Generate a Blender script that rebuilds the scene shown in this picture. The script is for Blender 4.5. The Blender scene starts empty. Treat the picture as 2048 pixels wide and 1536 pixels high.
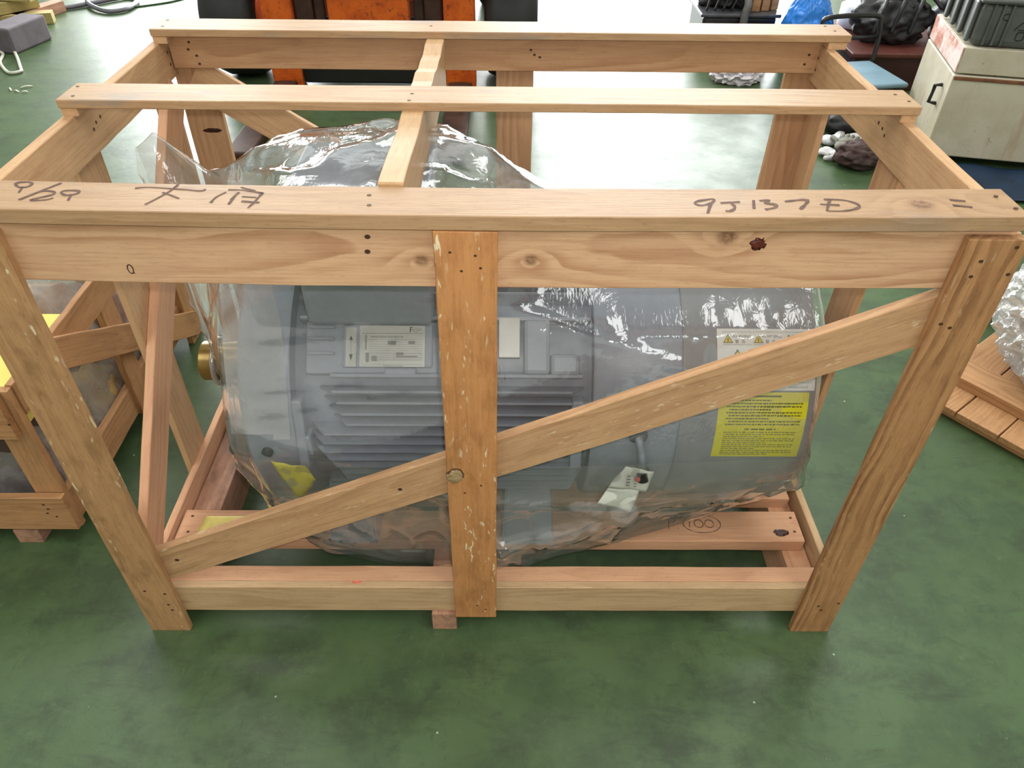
import bpy, bmesh, math, random
import numpy as np
from mathutils import Matrix, Vector, noise
random.seed(7)
sc = bpy.context.scene
COL = sc.collection
PI = math.pi

# ------------------------------------------------------------------ camera
CAM = (0.7772, -0.9051, 1.4942)
YAW, PITCH, ROLL = -0.01223, 0.70690, 0.01272
cam_d = bpy.data.cameras.new('camera'); cam = bpy.data.objects.new('camera', cam_d); COL.objects.link(cam)
fw = Vector((-math.sin(YAW)*math.cos(PITCH), math.cos(YAW)*math.cos(PITCH), -math.sin(PITCH)))
rt = Vector((math.cos(YAW), math.sin(YAW), 0)); up = rt.cross(fw)
r2 = rt*math.cos(ROLL)+up*math.sin(ROLL); u2 = -rt*math.sin(ROLL)+up*math.cos(ROLL)
Mc = Matrix((r2, u2, -fw)).transposed().to_4x4(); Mc.translation = Vector(CAM)
cam.matrix_world = Mc
cam_d.sensor_width = 36.0; cam_d.lens = 1495.15/2048*36.0; cam_d.clip_start = 0.02; cam_d.clip_end = 200
sc.camera = cam
# ------------------------------------------------------------------ world, lights, exposure
w = bpy.data.worlds.new('sky'); sc.world = w; w.use_nodes = True
w.node_tree.nodes['Background'].inputs[0].default_value = (0.80, 0.90, 1.0, 1)
w.node_tree.nodes['Background'].inputs[1].default_value = 1.0
sc.view_settings.view_transform = 'Standard'; sc.view_settings.look = 'None'
sc.view_settings.exposure = 0.0; sc.view_settings.gamma = 1.0
sc.view_settings.use_curve_mapping = False
sc.cycles.max_bounces = 7; sc.cycles.adaptive_threshold = 0.02; sc.cycles.transparent_max_bounces = 18; sc.cycles.diffuse_bounces = 3
sc.cycles.glossy_bounces = 3; sc.cycles.sample_clamp_indirect = 4.0; sc.cycles.use_denoising = True
sc.cycles.caustics_reflective = False; sc.cycles.caustics_refractive = False

def area(name, loc, rot, sx, sy, power, col):
    l = bpy.data.lights.new(name, 'AREA'); l.shape = 'RECTANGLE'; l.size = sx; l.size_y = sy
    l.energy = power; l.color = col
    o = bpy.data.objects.new(name, l); COL.objects.link(o); o.location = loc; o.rotation_euler = rot
    return o
# daylight in the wide open hall door far behind the crate
area('door_daylight', (0.0, 9.75, 2.3), (-PI/2, 0, 0), 9.3, 4.4, 1740, (0.97, 1.0, 1.0))
# added overhead fill lights, with no real roof panels behind them
area('added_roof_fill', (-3.2, -2.6, 5.9), (0, 0, 0), 2.0, 5.0, 200, (1.0, 1.0, 0.98))
area('added_roof_fill', (3.8, -2.6, 5.9), (0, 0, 0), 2.0, 5.0, 200, (1.0, 1.0, 0.98))
area('added_roof_fill', (0.4, 3.6, 5.9), (0, 0, 0), 7.0, 1.6, 235, (1.0, 1.0, 0.98))
# the small flash of the camera, beside and above the lens
fl = bpy.data.lights.new('camera_flash', 'POINT'); fl.energy = 23; fl.shadow_soft_size = 0.012; fl.color = (1.0, 0.98, 0.97)
flo = bpy.data.objects.new('camera_flash', fl); COL.objects.link(flo)
flo.location = Vector(CAM)+r2*0.035+u2*0.04

# ------------------------------------------------------------------ helpers
WM = {}
def tag(o, label=None, cat=None, group=None, kind=None):
    if label: o['label'] = label
    if cat: o['category'] = cat
    if group: o['group'] = group
    if kind: o['kind'] = kind
    return o
def place(o, M, parent=None):
    COL.objects.link(o)
    WM[o.name] = M.copy()
    if parent is not None:
        o.parent = parent
        o.matrix_basis = WM[parent.name].inverted() @ M
    else:
        o.matrix_basis = M
    return o
def T(x, y, z, rz=0.0): return Matrix.Translation((x, y, z)) @ Matrix.Rotation(rz, 4, 'Z')
def thing(name, label, cat, loc, rz=0.0, group=None):
    o = bpy.data.objects.new(name, None); o.empty_display_size = 0.1
    place(o, T(*loc, rz)); return tag(o, label, cat, group)
def obj(name, me, mat, M=None, parent=None, smooth=False, **kw):
    if isinstance(me, bmesh.types.BMesh):
        bm = me; me = bpy.data.meshes.new(name); bm.to_mesh(me); bm.free()
    if mat is not None and not me.materials: me.materials.append(mat)
    if smooth:
        me.polygons.foreach_set('use_smooth', [True]*len(me.polygons)); me.update()
    o = bpy.data.objects.new(name, me)
    place(o, M if M is not None else Matrix.Identity(4), parent)
    return tag(o, **kw)
def pyd(name, v, f):
    me = bpy.data.meshes.new(name); me.from_pydata([tuple(p) for p in v], [], f); me.update(); return me
def box_bm(sx, sy, sz, bev=0.0, seg=1, c=(0, 0, 0)):
    bm = bmesh.new(); bmesh.ops.create_cube(bm, size=1.0)
    for v in bm.verts: v.co = Vector((v.co.x*sx+c[0], v.co.y*sy+c[1], v.co.z*sz+c[2]))
    if bev > 0: bmesh.ops.bevel(bm, geom=bm.edges[:], offset=bev, segments=seg, affect='EDGES', profile=0.5)
    return bm
def box(name, x0, x1, y0, y1, z0, z1, mat, parent=None, bev=0.003, seg=2, M=None, **kw):
    """box given in the coordinates of frame M (world if none)"""
    bm = box_bm(x1-x0, y1-y0, z1-z0, min(bev, .45*min(x1-x0, y1-y0, z1-z0)), seg)
    L = Matrix.Translation(((x0+x1)/2, (y0+y1)/2, (z0+z1)/2))
    return obj(name, bm, mat, (M @ L) if M is not None else L, parent, **kw)
def lathe_bm(prof, n=48, axis='X', a0=0, a1=2*PI):
    """profile (axial, radius) turned round the X axis"""
    bm = bmesh.new(); full = abs(a1-a0-2*PI) < 1e-6
    rings = []
    for (a, r) in prof:
        if r < 1e-6: rings.append([bm.verts.new((a, 0, 0))]); continue
        k = n if full else n+1
        rings.append([bm.verts.new((a, -r*math.cos(a0+(a1-a0)*i/n), r*math.sin(a0+(a1-a0)*i/n))) for i in range(k)])
    for A, B in zip(rings, rings[1:]):
        m = n if full else n
        for i in range(m):
            j = (i+1) % n if full else i+1
            if len(A) == 1 and len(B) == 1: continue
            if len(A) == 1: bm.faces.new((A[0], B[j], B[i]))
            elif len(B) == 1: bm.faces.new((A[i], A[j], B[0]))
            else: bm.faces.new((A[i], A[j], B[j], B[i]))
    bmesh.ops.recalc_face_normals(bm, faces=bm.faces[:])
    return bm
def cyl_bm(r, h, n=16, bev=0.0):
    bm = bmesh.new(); bmesh.ops.create_cone(bm, cap_ends=True, segments=n, radius1=r, radius2=r, depth=h)
    if bev: bmesh.ops.bevel(bm, geom=[e for e in bm.edges if abs(e.verts[0].co.z-e.verts[1].co.z) < 1e-6], offset=bev, segments=2, affect='EDGES')
    return bm
def tube_bm(pts, r, n=8, closed=False):
    pts = [Vector(p) for p in pts]; bm = bmesh.new(); rings = []; ref = Vector((0.13, 0.31, 0.94)); N = len(pts)
    for i, p in enumerate(pts):
        a = pts[(i-1) % N] if (closed or i > 0) else p; b = pts[(i+1) % N] if (closed or i < N-1) else p
        t = (b-a).normalized(); s = t.cross(ref)
        if s.length < 1e-3: s = t.cross(Vector((1, 0, 0)))
        s.normalize(); q = t.cross(s); rr = r[i] if isinstance(r, (list, tuple)) else r
        rings.append([bm.verts.new(p+(s*math.cos(2*PI*k/n)+q*math.sin(2*PI*k/n))*rr) for k in range(n)])
    for i in range(N if closed else N-1):
        A, B = rings[i], rings[(i+1) % N]
        for k in range(n): bm.faces.new((A[k], A[(k+1) % n], B[(k+1) % n], B[k]))
    if not closed: bm.faces.new(rings[0][::-1]); bm.faces.new(rings[-1])
    bmesh.ops.recalc_face_normals(bm, faces=bm.faces[:])
    return bm
def cr(pts, k=8, closed=False):
    """Catmull-Rom through points"""
    P = [Vector(p) for p in pts]; n = len(P); out = []
    for i in range(n if closed else n-1):
        p0 = P[(i-1) % n] if (closed or i > 0) else P[0]; p1 = P[i]; p2 = P[(i+1) % n]
        p3 = P[(i+2) % n] if (closed or i+2 < n) else P[-1]
        for j in range(k):
            t = j/k
            out.append(0.5*((2*p1)+(p2-p0)*t+(2*p0-5*p1+4*p2-p3)*t*t+(3*p1-p0-3*p2+p3)*t**3))
    if not closed: out.append(P[-1])
    return out
def lump_bm(rx, ry, rz, amp, freq, seed, sub=4, flat=None, ridge=False, power=2.0):
    bm = bmesh.new(); bmesh.ops.create_icosphere(bm, subdivisions=sub, radius=1.0)
    off = Vector((seed*3.7, seed*1.3, seed*7.1))
    for v in bm.verts:
        d = v.co.normalized()
        if power != 2.0:
            k = (abs(d.x)**power+abs(d.y)**power+abs(d.z)**power)**(-1/power); d = d*k
        h = noise.noise(d*freq+off)+0.5*noise.noise(d*freq*2.1+off)
        if ridge: h = 0.6-2.0*abs(noise.noise(d*freq+off))-0.9*abs(noise.noise(d*freq*2.3+off*2))
        v.co = Vector((d.x*rx, d.y*ry, d.z*rz))*(1+amp*h)
        if flat is not None and v.co.z < flat: v.co.z = flat+(v.co.z-flat)*0.04
    return bm
def srgb(r, g, b):
    f = lambda c: (c/255/12.92) if c/255 <= .04045 else ((c/255+.055)/1.055)**2.4
    return (f(r), f(g), f(b), 1.0)

# ------------------------------------------------------------------ materials
class NT:
    def __init__(s, name):
        s.m = bpy.data.materials.new(name); s.m.use_nodes = True; s.t = s.m.node_tree; s.t.nodes.clear()
        s.out = s.n('ShaderNodeOutputMaterial')
    def n(s, kind, **kw):
        x = s.t.nodes.new(kind)
        for k, v in kw.items(): setattr(x, k, v)
        return x
    def l(s, a, b): s.t.links.new(a, b)
    def val(s, x, sock):
        if isinstance(x, (int, float)): sock.default_value = x
        elif isinstance(x, tuple): sock.default_value = x
        else: s.l(x, sock)
    def math(s, op, a, b=0.0, c=0.0, clamp=False):
        x = s.n('ShaderNodeMath', operation=op, use_clamp=clamp); s.val(a, x.inputs[0]); s.val(b, x.inputs[1]); s.val(c, x.inputs[2]); return x.outputs[0]
    def mix(s, f, a, b, blend='MIX'):
        x = s.n('ShaderNodeMix', data_type='RGBA', blend_type=blend); s.val(f, x.inputs[0]); s.val(a, x.inputs[6]); s.val(b, x.inputs[7]); return x.outputs[2]
    def noise(s, vec, scale, detail=3.0, rough=0.55, dist=0.0):
        x = s.n('ShaderNodeTexNoise'); s.l(vec, x.inputs['Vector']); x.inputs['Scale'].default_value = scale
        x.inputs['Detail'].default_value = detail; x.inputs['Roughness'].default_value = rough; x.inputs['Distortion'].default_value = dist
        return x.outputs['Fac']
    def ramp(s, f, lo, hi):
        x = s.n('ShaderNodeMapRange'); x.interpolation_type = 'SMOOTHSTEP'; s.val(f, x.inputs[0]); x.inputs[1].default_value = lo; x.inputs[2].default_value = hi
        return x.outputs[0]
    def mapping(s, vec, scale, loc=(0, 0, 0), rot=(0, 0, 0)):
        x = s.n('ShaderNodeMapping'); s.l(vec, x.inputs[0]); x.inputs[1].default_value = loc; x.inputs[2].default_value = rot; x.inputs[3].default_value = scale; return x.outputs[0]
    def co(s, rnd=True):
        tc = s.n('ShaderNodeTexCoord')
        if not rnd: return tc.outputs['Object']
        oi = s.n('ShaderNodeObjectInfo'); m = s.n('ShaderNodeVectorMath', operation='MULTIPLY_ADD')
        cmb = s.n('ShaderNodeCombineXYZ')
        for i in range(3): s.l(oi.outputs['Random'], cmb.inputs[i])
        s.l(cmb.outputs[0], m.inputs[0]); m.inputs[1].default_value = (13.1, 1.7, 5.3); s.l(tc.outputs['Object'], m.inputs[2])
        return m.outputs[0]
    def bsdf(s, col, rough=0.5, metal=0.0, spec=0.5, bump=None, bstr=0.2, bdist=0.002, **kw):
        p = s.n('ShaderNodeBsdfPrincipled'); s.val(col, p.inputs['Base Color']); s.val(rough, p.inputs['Roughness']); s.val(metal, p.inputs['Metallic'])
        p.inputs['Specular IOR Level'].default_value = spec
        for k, v in kw.items(): s.val(v, p.inputs[k])
        if bump is not None:
            b = s.n('ShaderNodeBump'); b.inputs['Strength'].default_value = bstr; b.inputs['Distance'].default_value = bdist
            s.l(bump, b.inputs['Height']); s.l(b.outputs[0], p.inputs['Normal'])
        s.l(p.outputs[0], s.out.inputs[0]); return p
def plain(name, col, rough=0.5, metal=0.0, var=0.12, scale=18.0, spec=0.5, bstr=0.15):
    t = NT(name); v = t.co(); n = t.noise(v, scale, 4)
    c = t.mix(t.ramp(n, .3, .75), tuple(x*(1-var) for x in col[:3])+(1,), tuple(min(1, x*(1+var)) for x in col[:3])+(1,))
    t.bsdf(c, rough, metal, spec, bump=t.noise(v, scale*6, 3), bstr=bstr, bdist=0.0008); return t.m

def wood(name, base, dark, ring=0.35, freq=75.0, fleck=0.0, fleckcol=(0.78, 0.66, 0.44, 1), blotch=0.25, grey=0.0, knots=(), wav=1.0, dirt=0.16, rough=0.66, spec=.35):
    """sawn softwood: grain runs along local X; local Y is the width.  knots = (x, y, radius)"""
    t = NT(name); tc0 = t.co(False); v = t.co()
    # growth rings: distance from a wandering pith line beside the board -> cathedral figure on flat faces
    oi = t.n('ShaderNodeObjectInfo').outputs['Random']
    w1 = t.noise(t.mapping(v, (1.1, .6, .6)), 1.0, 2.0, .5); w2 = t.noise(t.mapping(v, (1.4, .6, .6), (7.7, 3, 1)), 1.0, 2.0, .5)
    w3 = t.noise(t.mapping(v, (5.0, 22.0, 22.0)), 1.0, 3.0, .6)
    s00 = t.n('ShaderNodeSeparateXYZ'); t.l(tc0, s00.inputs[0])
    yy = t.math('ADD', s00.outputs[1], t.math('MULTIPLY', t.math('SUBTRACT', w1, .5), .16*wav))
    yy = t.math('ADD', yy, t.math('MULTIPLY', t.math('SUBTRACT', oi, .5), .07))
    zz = t.math('ADD', t.math('ADD', s00.outputs[2], .028), t.math('MULTIPLY', t.math('SUBTRACT', w2, .4), .09*wav))
    u = t.math('SQRT', t.math('ADD', t.math('MULTIPLY', yy, yy), t.math('MULTIPLY', zz, zz)))
    u = t.math('ADD', u, t.math('MULTIPLY', w3, .011))
    kn = None
    if knots:
        s0 = s00
        for (kx, ky, kr) in knots:
            dx = t.math('MULTIPLY', t.math('SUBTRACT', s0.outputs[0], kx), 1.0/(kr*3.2)); dy = t.math('MULTIPLY', t.math('SUBTRACT', s0.outputs[1], ky), 1.0/(kr*1.8))
            g = t.math('POWER', 2.718, t.math('MULTIPLY', t.math('ADD', t.math('MULTIPLY', dx, dx), t.math('MULTIPLY', dy, dy)), -1.0))
            u = t.math('ADD', u, t.math('MULTIPLY', g, kr*1.8))
            ex = t.math('MULTIPLY', t.math('SUBTRACT', s0.outputs[0], kx), 1.0/(kr*1.15)); ey = t.math('MULTIPLY', t.math('SUBTRACT', s0.outputs[1], ky), 1.0/kr)
            e = t.math('SQRT', t.math('ADD', t.math('MULTIPLY', ex, ex), t.math('MULTIPLY', ey, ey)))
            k1 = t.math('MULTIPLY', t.math('SUBTRACT', 1.0, t.ramp(e, .35, 1.15)), .8)
            kn = k1 if kn is None else t.math('MAXIMUM', kn, k1)
    fr_ = t.math('FRACT', t.math('MULTIPLY', u, freq*2.0)); s = t.math('MULTIPLY', t.ramp(fr_, .15, .88), t.math('SUBTRACT', 1.0, t.ramp(fr_, .90, 1.0)))
    ringf = t.math('MULTIPLY', s, t.ramp(t.noise(t.mapping(v, (1.1, 12, 12)), 2.6, 2.0), .32, .66))
    fine = t.noise(t.mapping(v, (9.0, 260.0, 260.0)), 1.0, 3.0, .7)
    spk = t.noise(t.mapping(v, (60.0, 240.0, 240.0)), 1.0, 3.0, .7)
    bl = t.noise(t.mapping(v, (7.0, 16.0, 16.0)), 1.7, 5.0, .68)
    c = t.mix(t.math('MULTIPLY', ringf, ring), base, dark)
    c = t.mix(t.math('MULTIPLY', t.ramp(fine, .42, .75), .34), c, dark)
    c = t.mix(t.math('MULTIPLY', t.ramp(spk, .55, .72), dirt), c, tuple(x*.42 for x in dark[:3])+(1,))
    c = t.mix(t.math('MULTIPLY', t.ramp(bl, .45, .75), blotch), c, tuple(x*.62 for x in dark[:3])+(1,))
    c = t.mix(t.math('MULTIPLY', t.ramp(bl, .5, .2), blotch*.8), c, tuple(min(1, x*1.22) for x in base[:3])+(1,))
    if grey:
        g = t.ramp(t.noise(t.mapping(v, (2.2, 8.0, 8.0), (3.3, 1, 0)), 1.3, 4.0, .65), .54, .68)
        c = t.mix(t.math('MULTIPLY', g, grey), c, (0.25, 0.215, 0.19, 1))
    if fleck:
        fr = t.ramp(t.noise(t.mapping(v, (34.0, 120.0, 120.0), (2, 8, 5)), 1.0, 2.0, .55, .4), .60, .70)
        band = t.ramp(t.noise(t.mapping(v, (2.5, 34.0, 34.0), (9, 4, 2)), 1.0, 2.0), .46, .60)
        c = t.mix(t.math('MULTIPLY', t.math('MULTIPLY', fr, band), fleck), c, fleckcol)
    if kn is not None:
        kc = t.mix(t.ramp(t.noise(tc0, 160.0, 3), .35, .7), (0.13, 0.055, 0.025, 1), (0.34, 0.18, 0.09, 1)); c = t.mix(kn, c, kc)
    t.bsdf(c, rough, 0, spec, bump=t.math('ADD', fine, t.math('MULTIPLY', ringf, .4)), bstr=.35, bdist=.0012)
    return t.m

W_CAP = wood('wood_cap', srgb(200, 160, 114), srgb(156, 108, 66), rough=.46, spec=.6, ring=.25, freq=42, blotch=.14, grey=.25)
W_CAPG = wood('wood_cap_stained', srgb(186, 150, 111), srgb(144, 102, 66), rough=.50, spec=.5, dirt=.24, ring=.25, freq=42, blotch=.14, grey=.6)
W_CAPF = wood('wood_front_cap', srgb(176, 141, 104), srgb(130, 92, 60), rough=.50, spec=.5, dirt=.24, ring=.30, freq=42, blotch=.16, grey=.3, knots=[(.60, -.005, .018)])
W_RAIL = wood('wood_rail', srgb(202, 157, 116), srgb(160, 108, 70), ring=.5, freq=40, blotch=.16)
W_RAILF = wood('wood_front_rail', srgb(212, 170, 132), srgb(160, 108, 72), ring=.62, freq=38, blotch=.12, knots=[(-.092, -.012, .012), (.063, -.010, .011), (.335, .030, .015)])
W_POST = wood('wood_post', srgb(184, 141, 97), srgb(128, 88, 54), ring=.32, freq=45, fleck=.8, blotch=.5, dirt=.3)
W_POSTC = wood('wood_centre_post', srgb(196, 138, 86), srgb(150, 92, 48), ring=.22, freq=40, fleck=1.0, blotch=.42, dirt=.24)
W_POSTR = wood('wood_right_post', srgb(182, 135, 90), srgb(116, 74, 44), ring=.7, freq=42, fleck=.22, blotch=.35, dirt=.3)
W_SIDE = wood('wood_side', srgb(206, 166, 124), srgb(164, 114, 74), ring=.32, freq=40, blotch=.18, dirt=.2)
W_BRACE = wood('wood_brace', srgb(198, 156, 115), srgb(148, 102, 66), ring=.42, freq=42, fleck=.55, blotch=.25, dirt=.22)
W_PINK = wood('wood_base', srgb(218, 168, 130), srgb(180, 122, 88), ring=.32, freq=40, blotch=.14)
W_PALE = wood('wood_base_pale', srgb(200, 166, 126), srgb(158, 120, 84), ring=.4, freq=42, blotch=.2, dirt=.2)
W_BARK = wood('wood_skid', srgb(186, 140, 114), srgb(116, 86, 70), ring=.3, freq=30, blotch=.55, grey=.6, dirt=.3)
W_OLD = wood('wood_neighbour', srgb(186, 140, 96), srgb(134, 90, 54), ring=.4, freq=45, blotch=.3, dirt=.24)
W_YEL = wood('wood_offcut', srgb(176, 160, 104), srgb(120, 104, 62), ring=.3, freq=50, blotch=.3)

def floor_mat():
    t = NT('floor_green_paint'); tc = t.n('ShaderNodeTexCoord').outputs['Object']
    n1 = t.noise(tc, 1.1, 5, .6); n2 = t.noise(tc, 5.0, 6, .7); n3 = t.noise(tc, 38.0, 5, .7); n4 = t.noise(t.mapping(tc, (2.2, 5, 1), rot=(0, 0, .5)), 2.0, 6, .72, .5)
    n5 = t.noise(t.mapping(tc, (14, 110, 1), rot=(0, 0, .35)), 1.0, 3, .6); n6 = t.noise(t.mapping(tc, (120, 12, 1), rot=(0, 0, .2)), 1.0, 3, .6)
    c = t.mix(t.ramp(n1, .3, .7), srgb(64, 84, 50), srgb(80, 102, 66))
    c = t.mix(t.math('MULTIPLY', t.ramp(n2, .40, .70), .75), c, srgb(50, 68, 42))
    c = t.mix(t.math('MULTIPLY', t.ramp(n4, .48, .70), .62), c, srgb(48, 58, 40))
    n7 = t.noise(tc, 9.0, 6, .75, .4); c = t.mix(t.math('MULTIPLY', t.ramp(n7, .54, .68), .42), c, srgb(40, 52, 34))
    c = t.mix(t.math('MULTIPLY', t.ramp(n3, .58, .78), .5), c, srgb(98, 118, 84))
    c = t.mix(t.math('MULTIPLY', t.ramp(n5, .62, .75), .45), c, srgb(44, 58, 44)); c = t.mix(t.math('MULTIPLY', t.ramp(n6, .64, .75), .4), c, srgb(46, 60, 46))
    sp = t.n('ShaderNodeTexVoronoi'); sp.inputs['Scale'].default_value = 14.0; t.l(tc, sp.inputs['Vector'])
    dots = t.math('SUBTRACT', 1.0, t.ramp(sp.outputs['Distance'], .02, .045))
    c = t.mix(t.math('MULTIPLY', dots, t.ramp(t.noise(tc, 2.3, 2), .5, .6)), c, srgb(170, 185, 165))
    r = t.math('ADD', .25, t.math('MULTIPLY', n2, .26))
    t.bsdf(c, r, 0, .55, bump=t.math('ADD', n3, t.math('MULTIPLY', n2, 2.0)), bstr=.12, bdist=.004)
    return t.m
M_FLOOR = floor_mat()
M_WALL = plain('wall_paint', srgb(206, 204, 196), .8, var=.06, scale=3)
M_CEIL = plain('roof_sheet', srgb(188, 190, 188), .8, var=.06, scale=2)
M_NAIL = plain('nail_steel', srgb(80, 56, 38), .5, .3)
M_INK = plain('marker_ink', srgb(92, 62, 48), .7, var=.35, scale=90)
M_INK2 = plain('black_ink', srgb(52, 36, 30), .7, var=.2, scale=60)
M_GREY = plain('motor_grey_paint', srgb(140, 147, 160), .34, var=.05, scale=60, spec=.5, bstr=.35)
M_GREYC = plain('motor_cowl_paint', srgb(134, 136, 141), .42, var=.04, scale=30, spec=.45, bstr=.12)
M_DARKG = plain('motor_recess_paint', srgb(86, 92, 98), .45, var=.06, scale=50)
M_PLATE = plain('nameplate_steel', srgb(186, 186, 180), .38, .35, var=.04, scale=30)
M_PRINT = plain('black_print', srgb(66, 66, 64), .6, var=.05)
M_PRINTG = plain('grey_print', srgb(120, 120, 116), .6, var=.05)
M_WHITE = plain('white_label', srgb(226, 226, 222), .5, var=.02)
M_YELLOW = plain('yellow_label', srgb(214, 205, 30), .5, var=.03)
M_YPRINT = plain('yellow_label_print', srgb(96, 94, 22), .6, var=.15, scale=200)
M_TRI = plain('warning_yellow', srgb(214, 190, 80), .5, var=.03)
M_TAPE = plain('yellow_tape', srgb(232, 214, 118), .6, var=.06, scale=40)
M_TAPE2 = plain('yellow_film_tape', srgb(214, 204, 66), .5, var=.08, scale=30)
M_BLACK = plain('black_rubber', srgb(28, 28, 28), .55, var=.2)
M_BLACKP = plain('black_paint', srgb(24, 22, 22), .35, var=.2)
M_PAPER = plain('tag_paper', srgb(222, 222, 210), .7, var=.04)
M_ORANGE = None
def orange():
    t = NT('orange_worn_paint'); v = t.co(); n = t.noise(v, 9, 5, .65); n2 = t.noise(v, 45, 4, .7)
    c = t.mix(t.ramp(n, .35, .7), srgb(226, 104, 24), srgb(196, 78, 20)); c = t.mix(t.math('MULTIPLY', t.ramp(n2, .56, .68), .8), c, srgb(74, 38, 22))
    t.bsdf(c, .45, 0, .5, bump=n2, bstr=.2); return t.m
M_ORANGE = orange()
M_RUSTY = plain('rusty_steel', srgb(72, 48, 38), .55, .3, var=.35, scale=14)
def shaftm():
    t = NT('shaft_oil_coat'); v = t.co(); n = t.noise(t.mapping(v, (14, 5, 5)), 1.0, 4)
    c = t.mix(t.ramp(n, .35, .7), srgb(150, 126, 66), srgb(108, 82, 38)); t.bsdf(c, .28, .55, .6); return t.m
M_SHAFT = shaftm()
def film(name, haze=.16, tint=(.95, .95, .94), rough=.10, bs=.12, sc_=22.0, spec=2.4):
    """thin clear polythene: mostly lets light through, with Fresnel gloss and a little milky scatter"""
    t = NT(name); v = t.n('ShaderNodeTexCoord').outputs['Object']
    n1 = t.noise(v, sc_, 3, .5, .8); n2 = t.noise(t.mapping(v, (3, 1, 1), rot=(.3, .5, .7)), sc_*1.6, 2, .5, 1.0)
    b = t.n('ShaderNodeBump'); b.inputs['Strength'].default_value = bs; b.inputs['Distance'].default_value = .012
    t.l(t.math('ADD', t.math('ABSOLUTE', t.math('SUBTRACT', n1, .5)), t.math('MULTIPLY', n2, .35)), b.inputs['Height'])
    tr = t.n('ShaderNodeBsdfTransparent'); tr.inputs[0].default_value = tint+(1,)
    gl = t.n('ShaderNodeBsdfGlossy'); gl.inputs['Roughness'].default_value = rough; t.l(b.outputs[0], gl.inputs['Normal']); gl.inputs[0].default_value = (1, 1, 1, 1)
    df = t.n('ShaderNodeBsdfDiffuse'); df.inputs[0].default_value = (.74, .73, .71, 1); t.l(b.outputs[0], df.inputs['Normal'])
    tl = t.n('ShaderNodeBsdfTranslucent'); tl.inputs[0].default_value = (.74, .73, .71, 1)
    m0 = t.n('ShaderNodeMixShader'); m0.inputs[0].default_value = .45; t.l(df.outputs[0], m0.inputs[1]); t.l(tl.outputs[0], m0.inputs[2])
    lw0 = t.n('ShaderNodeLayerWeight'); lw0.inputs['Blend'].default_value = .5
    path = t.math('DIVIDE', 1.0, t.math('MAXIMUM', t.math('SUBTRACT', 1.0, lw0.outputs['Facing']), .22))   # longer way through the sheet at a slant
    m1 = t.n('ShaderNodeMixShader'); t.l(t.math('MULTIPLY', t.math('MULTIPLY_ADD', t.ramp(n1, .35, .7), haze*.5, haze*.6), path, clamp=True), m1.inputs[0]); t.l(tr.outputs[0], m1.inputs[1]); t.l(m0.outputs[0], m1.inputs[2])
    lw = t.n('ShaderNodeLayerWeight'); lw.inputs['Blend'].default_value = .5; t.l(b.outputs[0], lw.inputs['Normal'])
    # Schlick reflectance of a thin sheet, the same from either side
    fr = t.math('MULTIPLY_ADD', t.math('POWER', lw.outputs['Facing'], 5.0), .96, .04)
    m2 = t.n('ShaderNodeMixShader'); t.l(t.math('MULTIPLY', fr, spec, clamp=True), m2.inputs[0]); t.l(m1.outputs[0], m2.inputs[1]); t.l(gl.outputs[0], m2.inputs[2])
    t.l(m2.outputs[0], t.out.inputs[0]); return t.m
M_FILM = film('clear_polythene', .10)
M_FILM2 = film('clear_polythene_thick', .30, rough=.12, sc_=16, bs=.15)
M_FILM3 = film('crinkled_film', .42, tint=(.9, .9, .9), rough=.12, bs=.35, sc_=20, spec=2.2)

# ------------------------------------------------------------------ the hall
def struct(name, me, mat, M=None, **kw): return obj(name, me, mat, M, kind='structure', **kw)
bm = bmesh.new(); bmesh.ops.create_grid(bm, x_segments=8, y_segments=8, size=1)
for v in bm.verts: v.co = Vector((v.co.x*8.5-.3, v.co.y*8.25+1.75, 0))
struct('floor', bm, M_FLOOR)
struct('wall_left', box_bm(.2, 16.5, 6.2, c=(-8.9, 1.75, 3.0)), M_WALL)
struct('wall_right', box_bm(.2, 16.5, 6.2, c=(8.3, 1.75, 3.0)), M_WALL)
struct('wall_front', box_bm(17.4, .2, 6.2, c=(-.3, -6.6, 3.0)), M_WALL)
bm = box_bm(4.1, .2, 6.2, c=(-6.75, 10.1, 3.0))
for g in (box_bm(3.6, .2, 6.2, c=(6.4, 10.1, 3.0)), box_bm(9.3, .2, 1.5, c=(-.05, 10.1, 5.35))):
    me = bpy.data.meshes.new('tmp'); g.to_mesh(me); g.free(); bm.from_mesh(me); bpy.data.meshes.remove(me)
struct('wall_back', bm, M_WALL)
struct('ceiling', box_bm(17.4, 16.9, .1, c=(-.3, 1.75, 6.05)), M_CEIL)

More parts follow.
